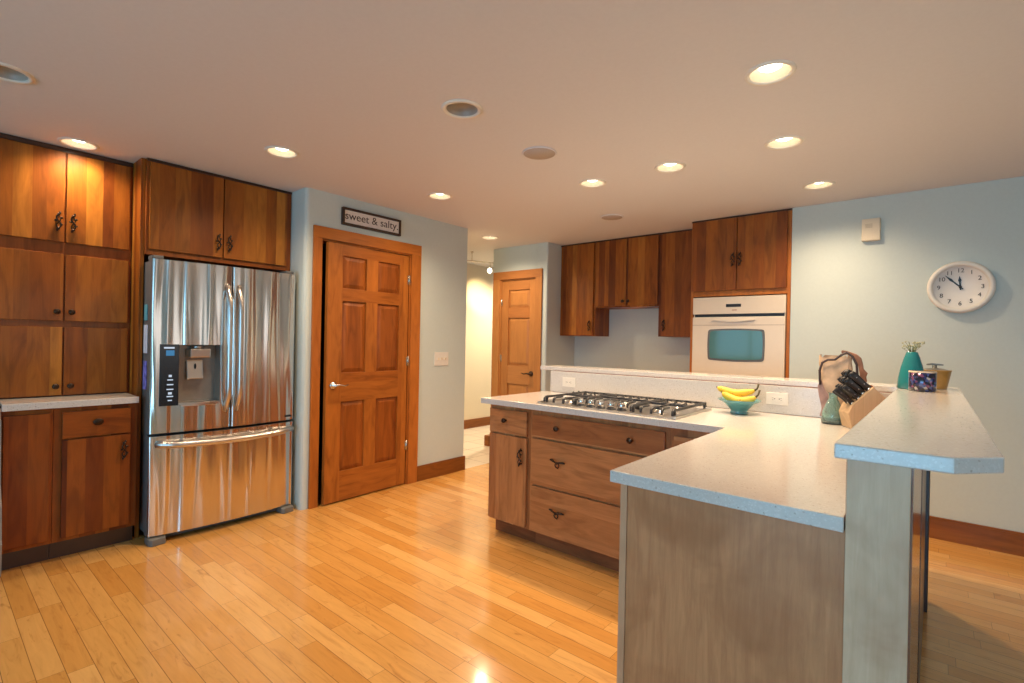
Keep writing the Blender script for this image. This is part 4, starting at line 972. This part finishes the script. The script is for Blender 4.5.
GM = NT('clear_teal_glass'); b_ = GM.bsdf((0.55, 0.78, 0.74), 0.04, 0.0, 0.3); b_.inputs['Transmission Weight'].default_value = 0.85
gx, gy = -0.408, 3.055
m = MB(); m.lathe([(0, 0.006), (0.050, 0.006), (0.054, 0.014), (0.048, 0.06), (0.030, 0.11), (0.020, 0.13), (0.020, 0.155), (0.024, 0.160), (0.018, 0.160), (0.016, 0.132), (0.026, 0.108), (0.044, 0.058), (0.049, 0.016), (0, 0.011)], (gx, gy, CT), 'z', 36); m.obj('glass', GM.m, bo)
m = MB(); m.lathe([(0, 0.001), (0.050, 0.001), (0.052, 0.007), (0, 0.008)], (gx, gy, CT), 'z', 36); m.obj('base', plain('dark_base', (0.03, 0.04, 0.04), 0.3), bo)
# crumpled sack with a looped dark handle
sk = thing('paper_sack', 'crumpled tan paper sack with dark looped handle behind the knife block', 'bag', (-0.44, 3.17, CT))
m = MB(); b = bmesh.new(); N = 28; rings = []
for j in range(15):
    u = j/14; z = 0.345*u
    ring = []
    for k in range(N):
        a = 2*PI*k/N; ca, sa = math.cos(a), math.sin(a)
        rx = 0.062*(1+0.22*u); ry = 0.034*(1-0.35*u)
        p = Vector((abs(ca)**0.7*math.copysign(1, ca)*rx, abs(sa)**0.7*math.copysign(1, sa)*ry, 0))
        nz = noise.noise(Vector((ca*2.3, sa*2.3, z*14)))*0.012*(0.3+u)
        p *= 1+nz/0.06; zz = z+(0.02*noise.noise(Vector((ca*4, sa*4, 5.5))) if j == 14 else 0)
        ring.append(b.verts.new(Vector((-0.415, 3.185, CT+0.001))+Vector((p.x, p.y, zz))))
    rings.append(ring)
for A, B in zip(rings, rings[1:]):
    for k in range(N): b.faces.new((A[k], A[(k+1) % N], B[(k+1) % N], B[k]))
b.faces.new(rings[0][::-1])
m._merge(b, 0, False); m.obj('sack', plain('kraft_tan', (0.58, 0.40, 0.26), 0.7, var=0.25, scale=18), sk)
def C3(x, z, y=3.15): return Vector((-0.275+(x+0.275)*0.733, y, CT+z*1.07))
m = MB(); hp = [(-0.555, 0.18), (-0.560, 0.25), (-0.545, 0.29), (-0.51, 0.305), (-0.465, 0.308), (-0.43, 0.33), (-0.395, 0.345), (-0.36, 0.325), (-0.335, 0.285), (-0.33, 0.23), (-0.335, 0.17)]
m.tube([C3(x, z, 3.135) for x, z in hp], 0.006, 8); m.obj('loop_handle', plain('dark_cord', (0.05, 0.03, 0.03), 0.6), sk)
m = MB(); out = [(-0.42, 0.33), (-0.435, 0.345), (-0.43, 0.355), (-0.405, 0.352), (-0.38, 0.346), (-0.34, 0.335), (-0.315, 0.318), (-0.305, 0.29), (-0.30, 0.265), (-0.275, 0.245), (-0.285, 0.228), (-0.278, 0.205), (-0.30, 0.195), (-0.315, 0.21), (-0.33, 0.28), (-0.36, 0.318), (-0.395, 0.335)]
m.poly([C3(x, z, 3.16) for x, z in out], (0, 0.03, 0), 0, 0.004); m.obj('torn_flap', plain('flap_brown', (0.28, 0.13, 0.08), 0.7, var=0.3, scale=25), sk)
m = MB(); m.poly([C3(x, z, 3.15) for x, z in [(-0.56, 0.02), (-0.545, 0.06), (-0.565, 0.12), (-0.575, 0.17), (-0.555, 0.205), (-0.53, 0.16), (-0.505, 0.13), (-0.51, 0.03)]], (0, 0.015, 0), 0, 0.003); m.obj('side_flap', plain('flap_rose', (0.36, 0.22, 0.19), 0.7, var=0.3, scale=25), sk)
ws = thing('wooden_scoop', 'rust brown wooden scoop standing behind the knife block', 'scoop', (-0.235, 3.19, CT))
m = MB(); m.poly([Vector((x, 3.19, CT+z)) for x, z in [(-0.285, 0.17), (-0.262, 0.205), (-0.245, 0.185), (-0.232, 0.14), (-0.205, 0.08), (-0.19, 0.001), (-0.235, 0.001), (-0.25, 0.09)]], (0, 0.02, 0), 0, 0.004); m.obj('blade', plain('rust_wood', (0.36, 0.13, 0.05), 0.5, var=0.3), ws)
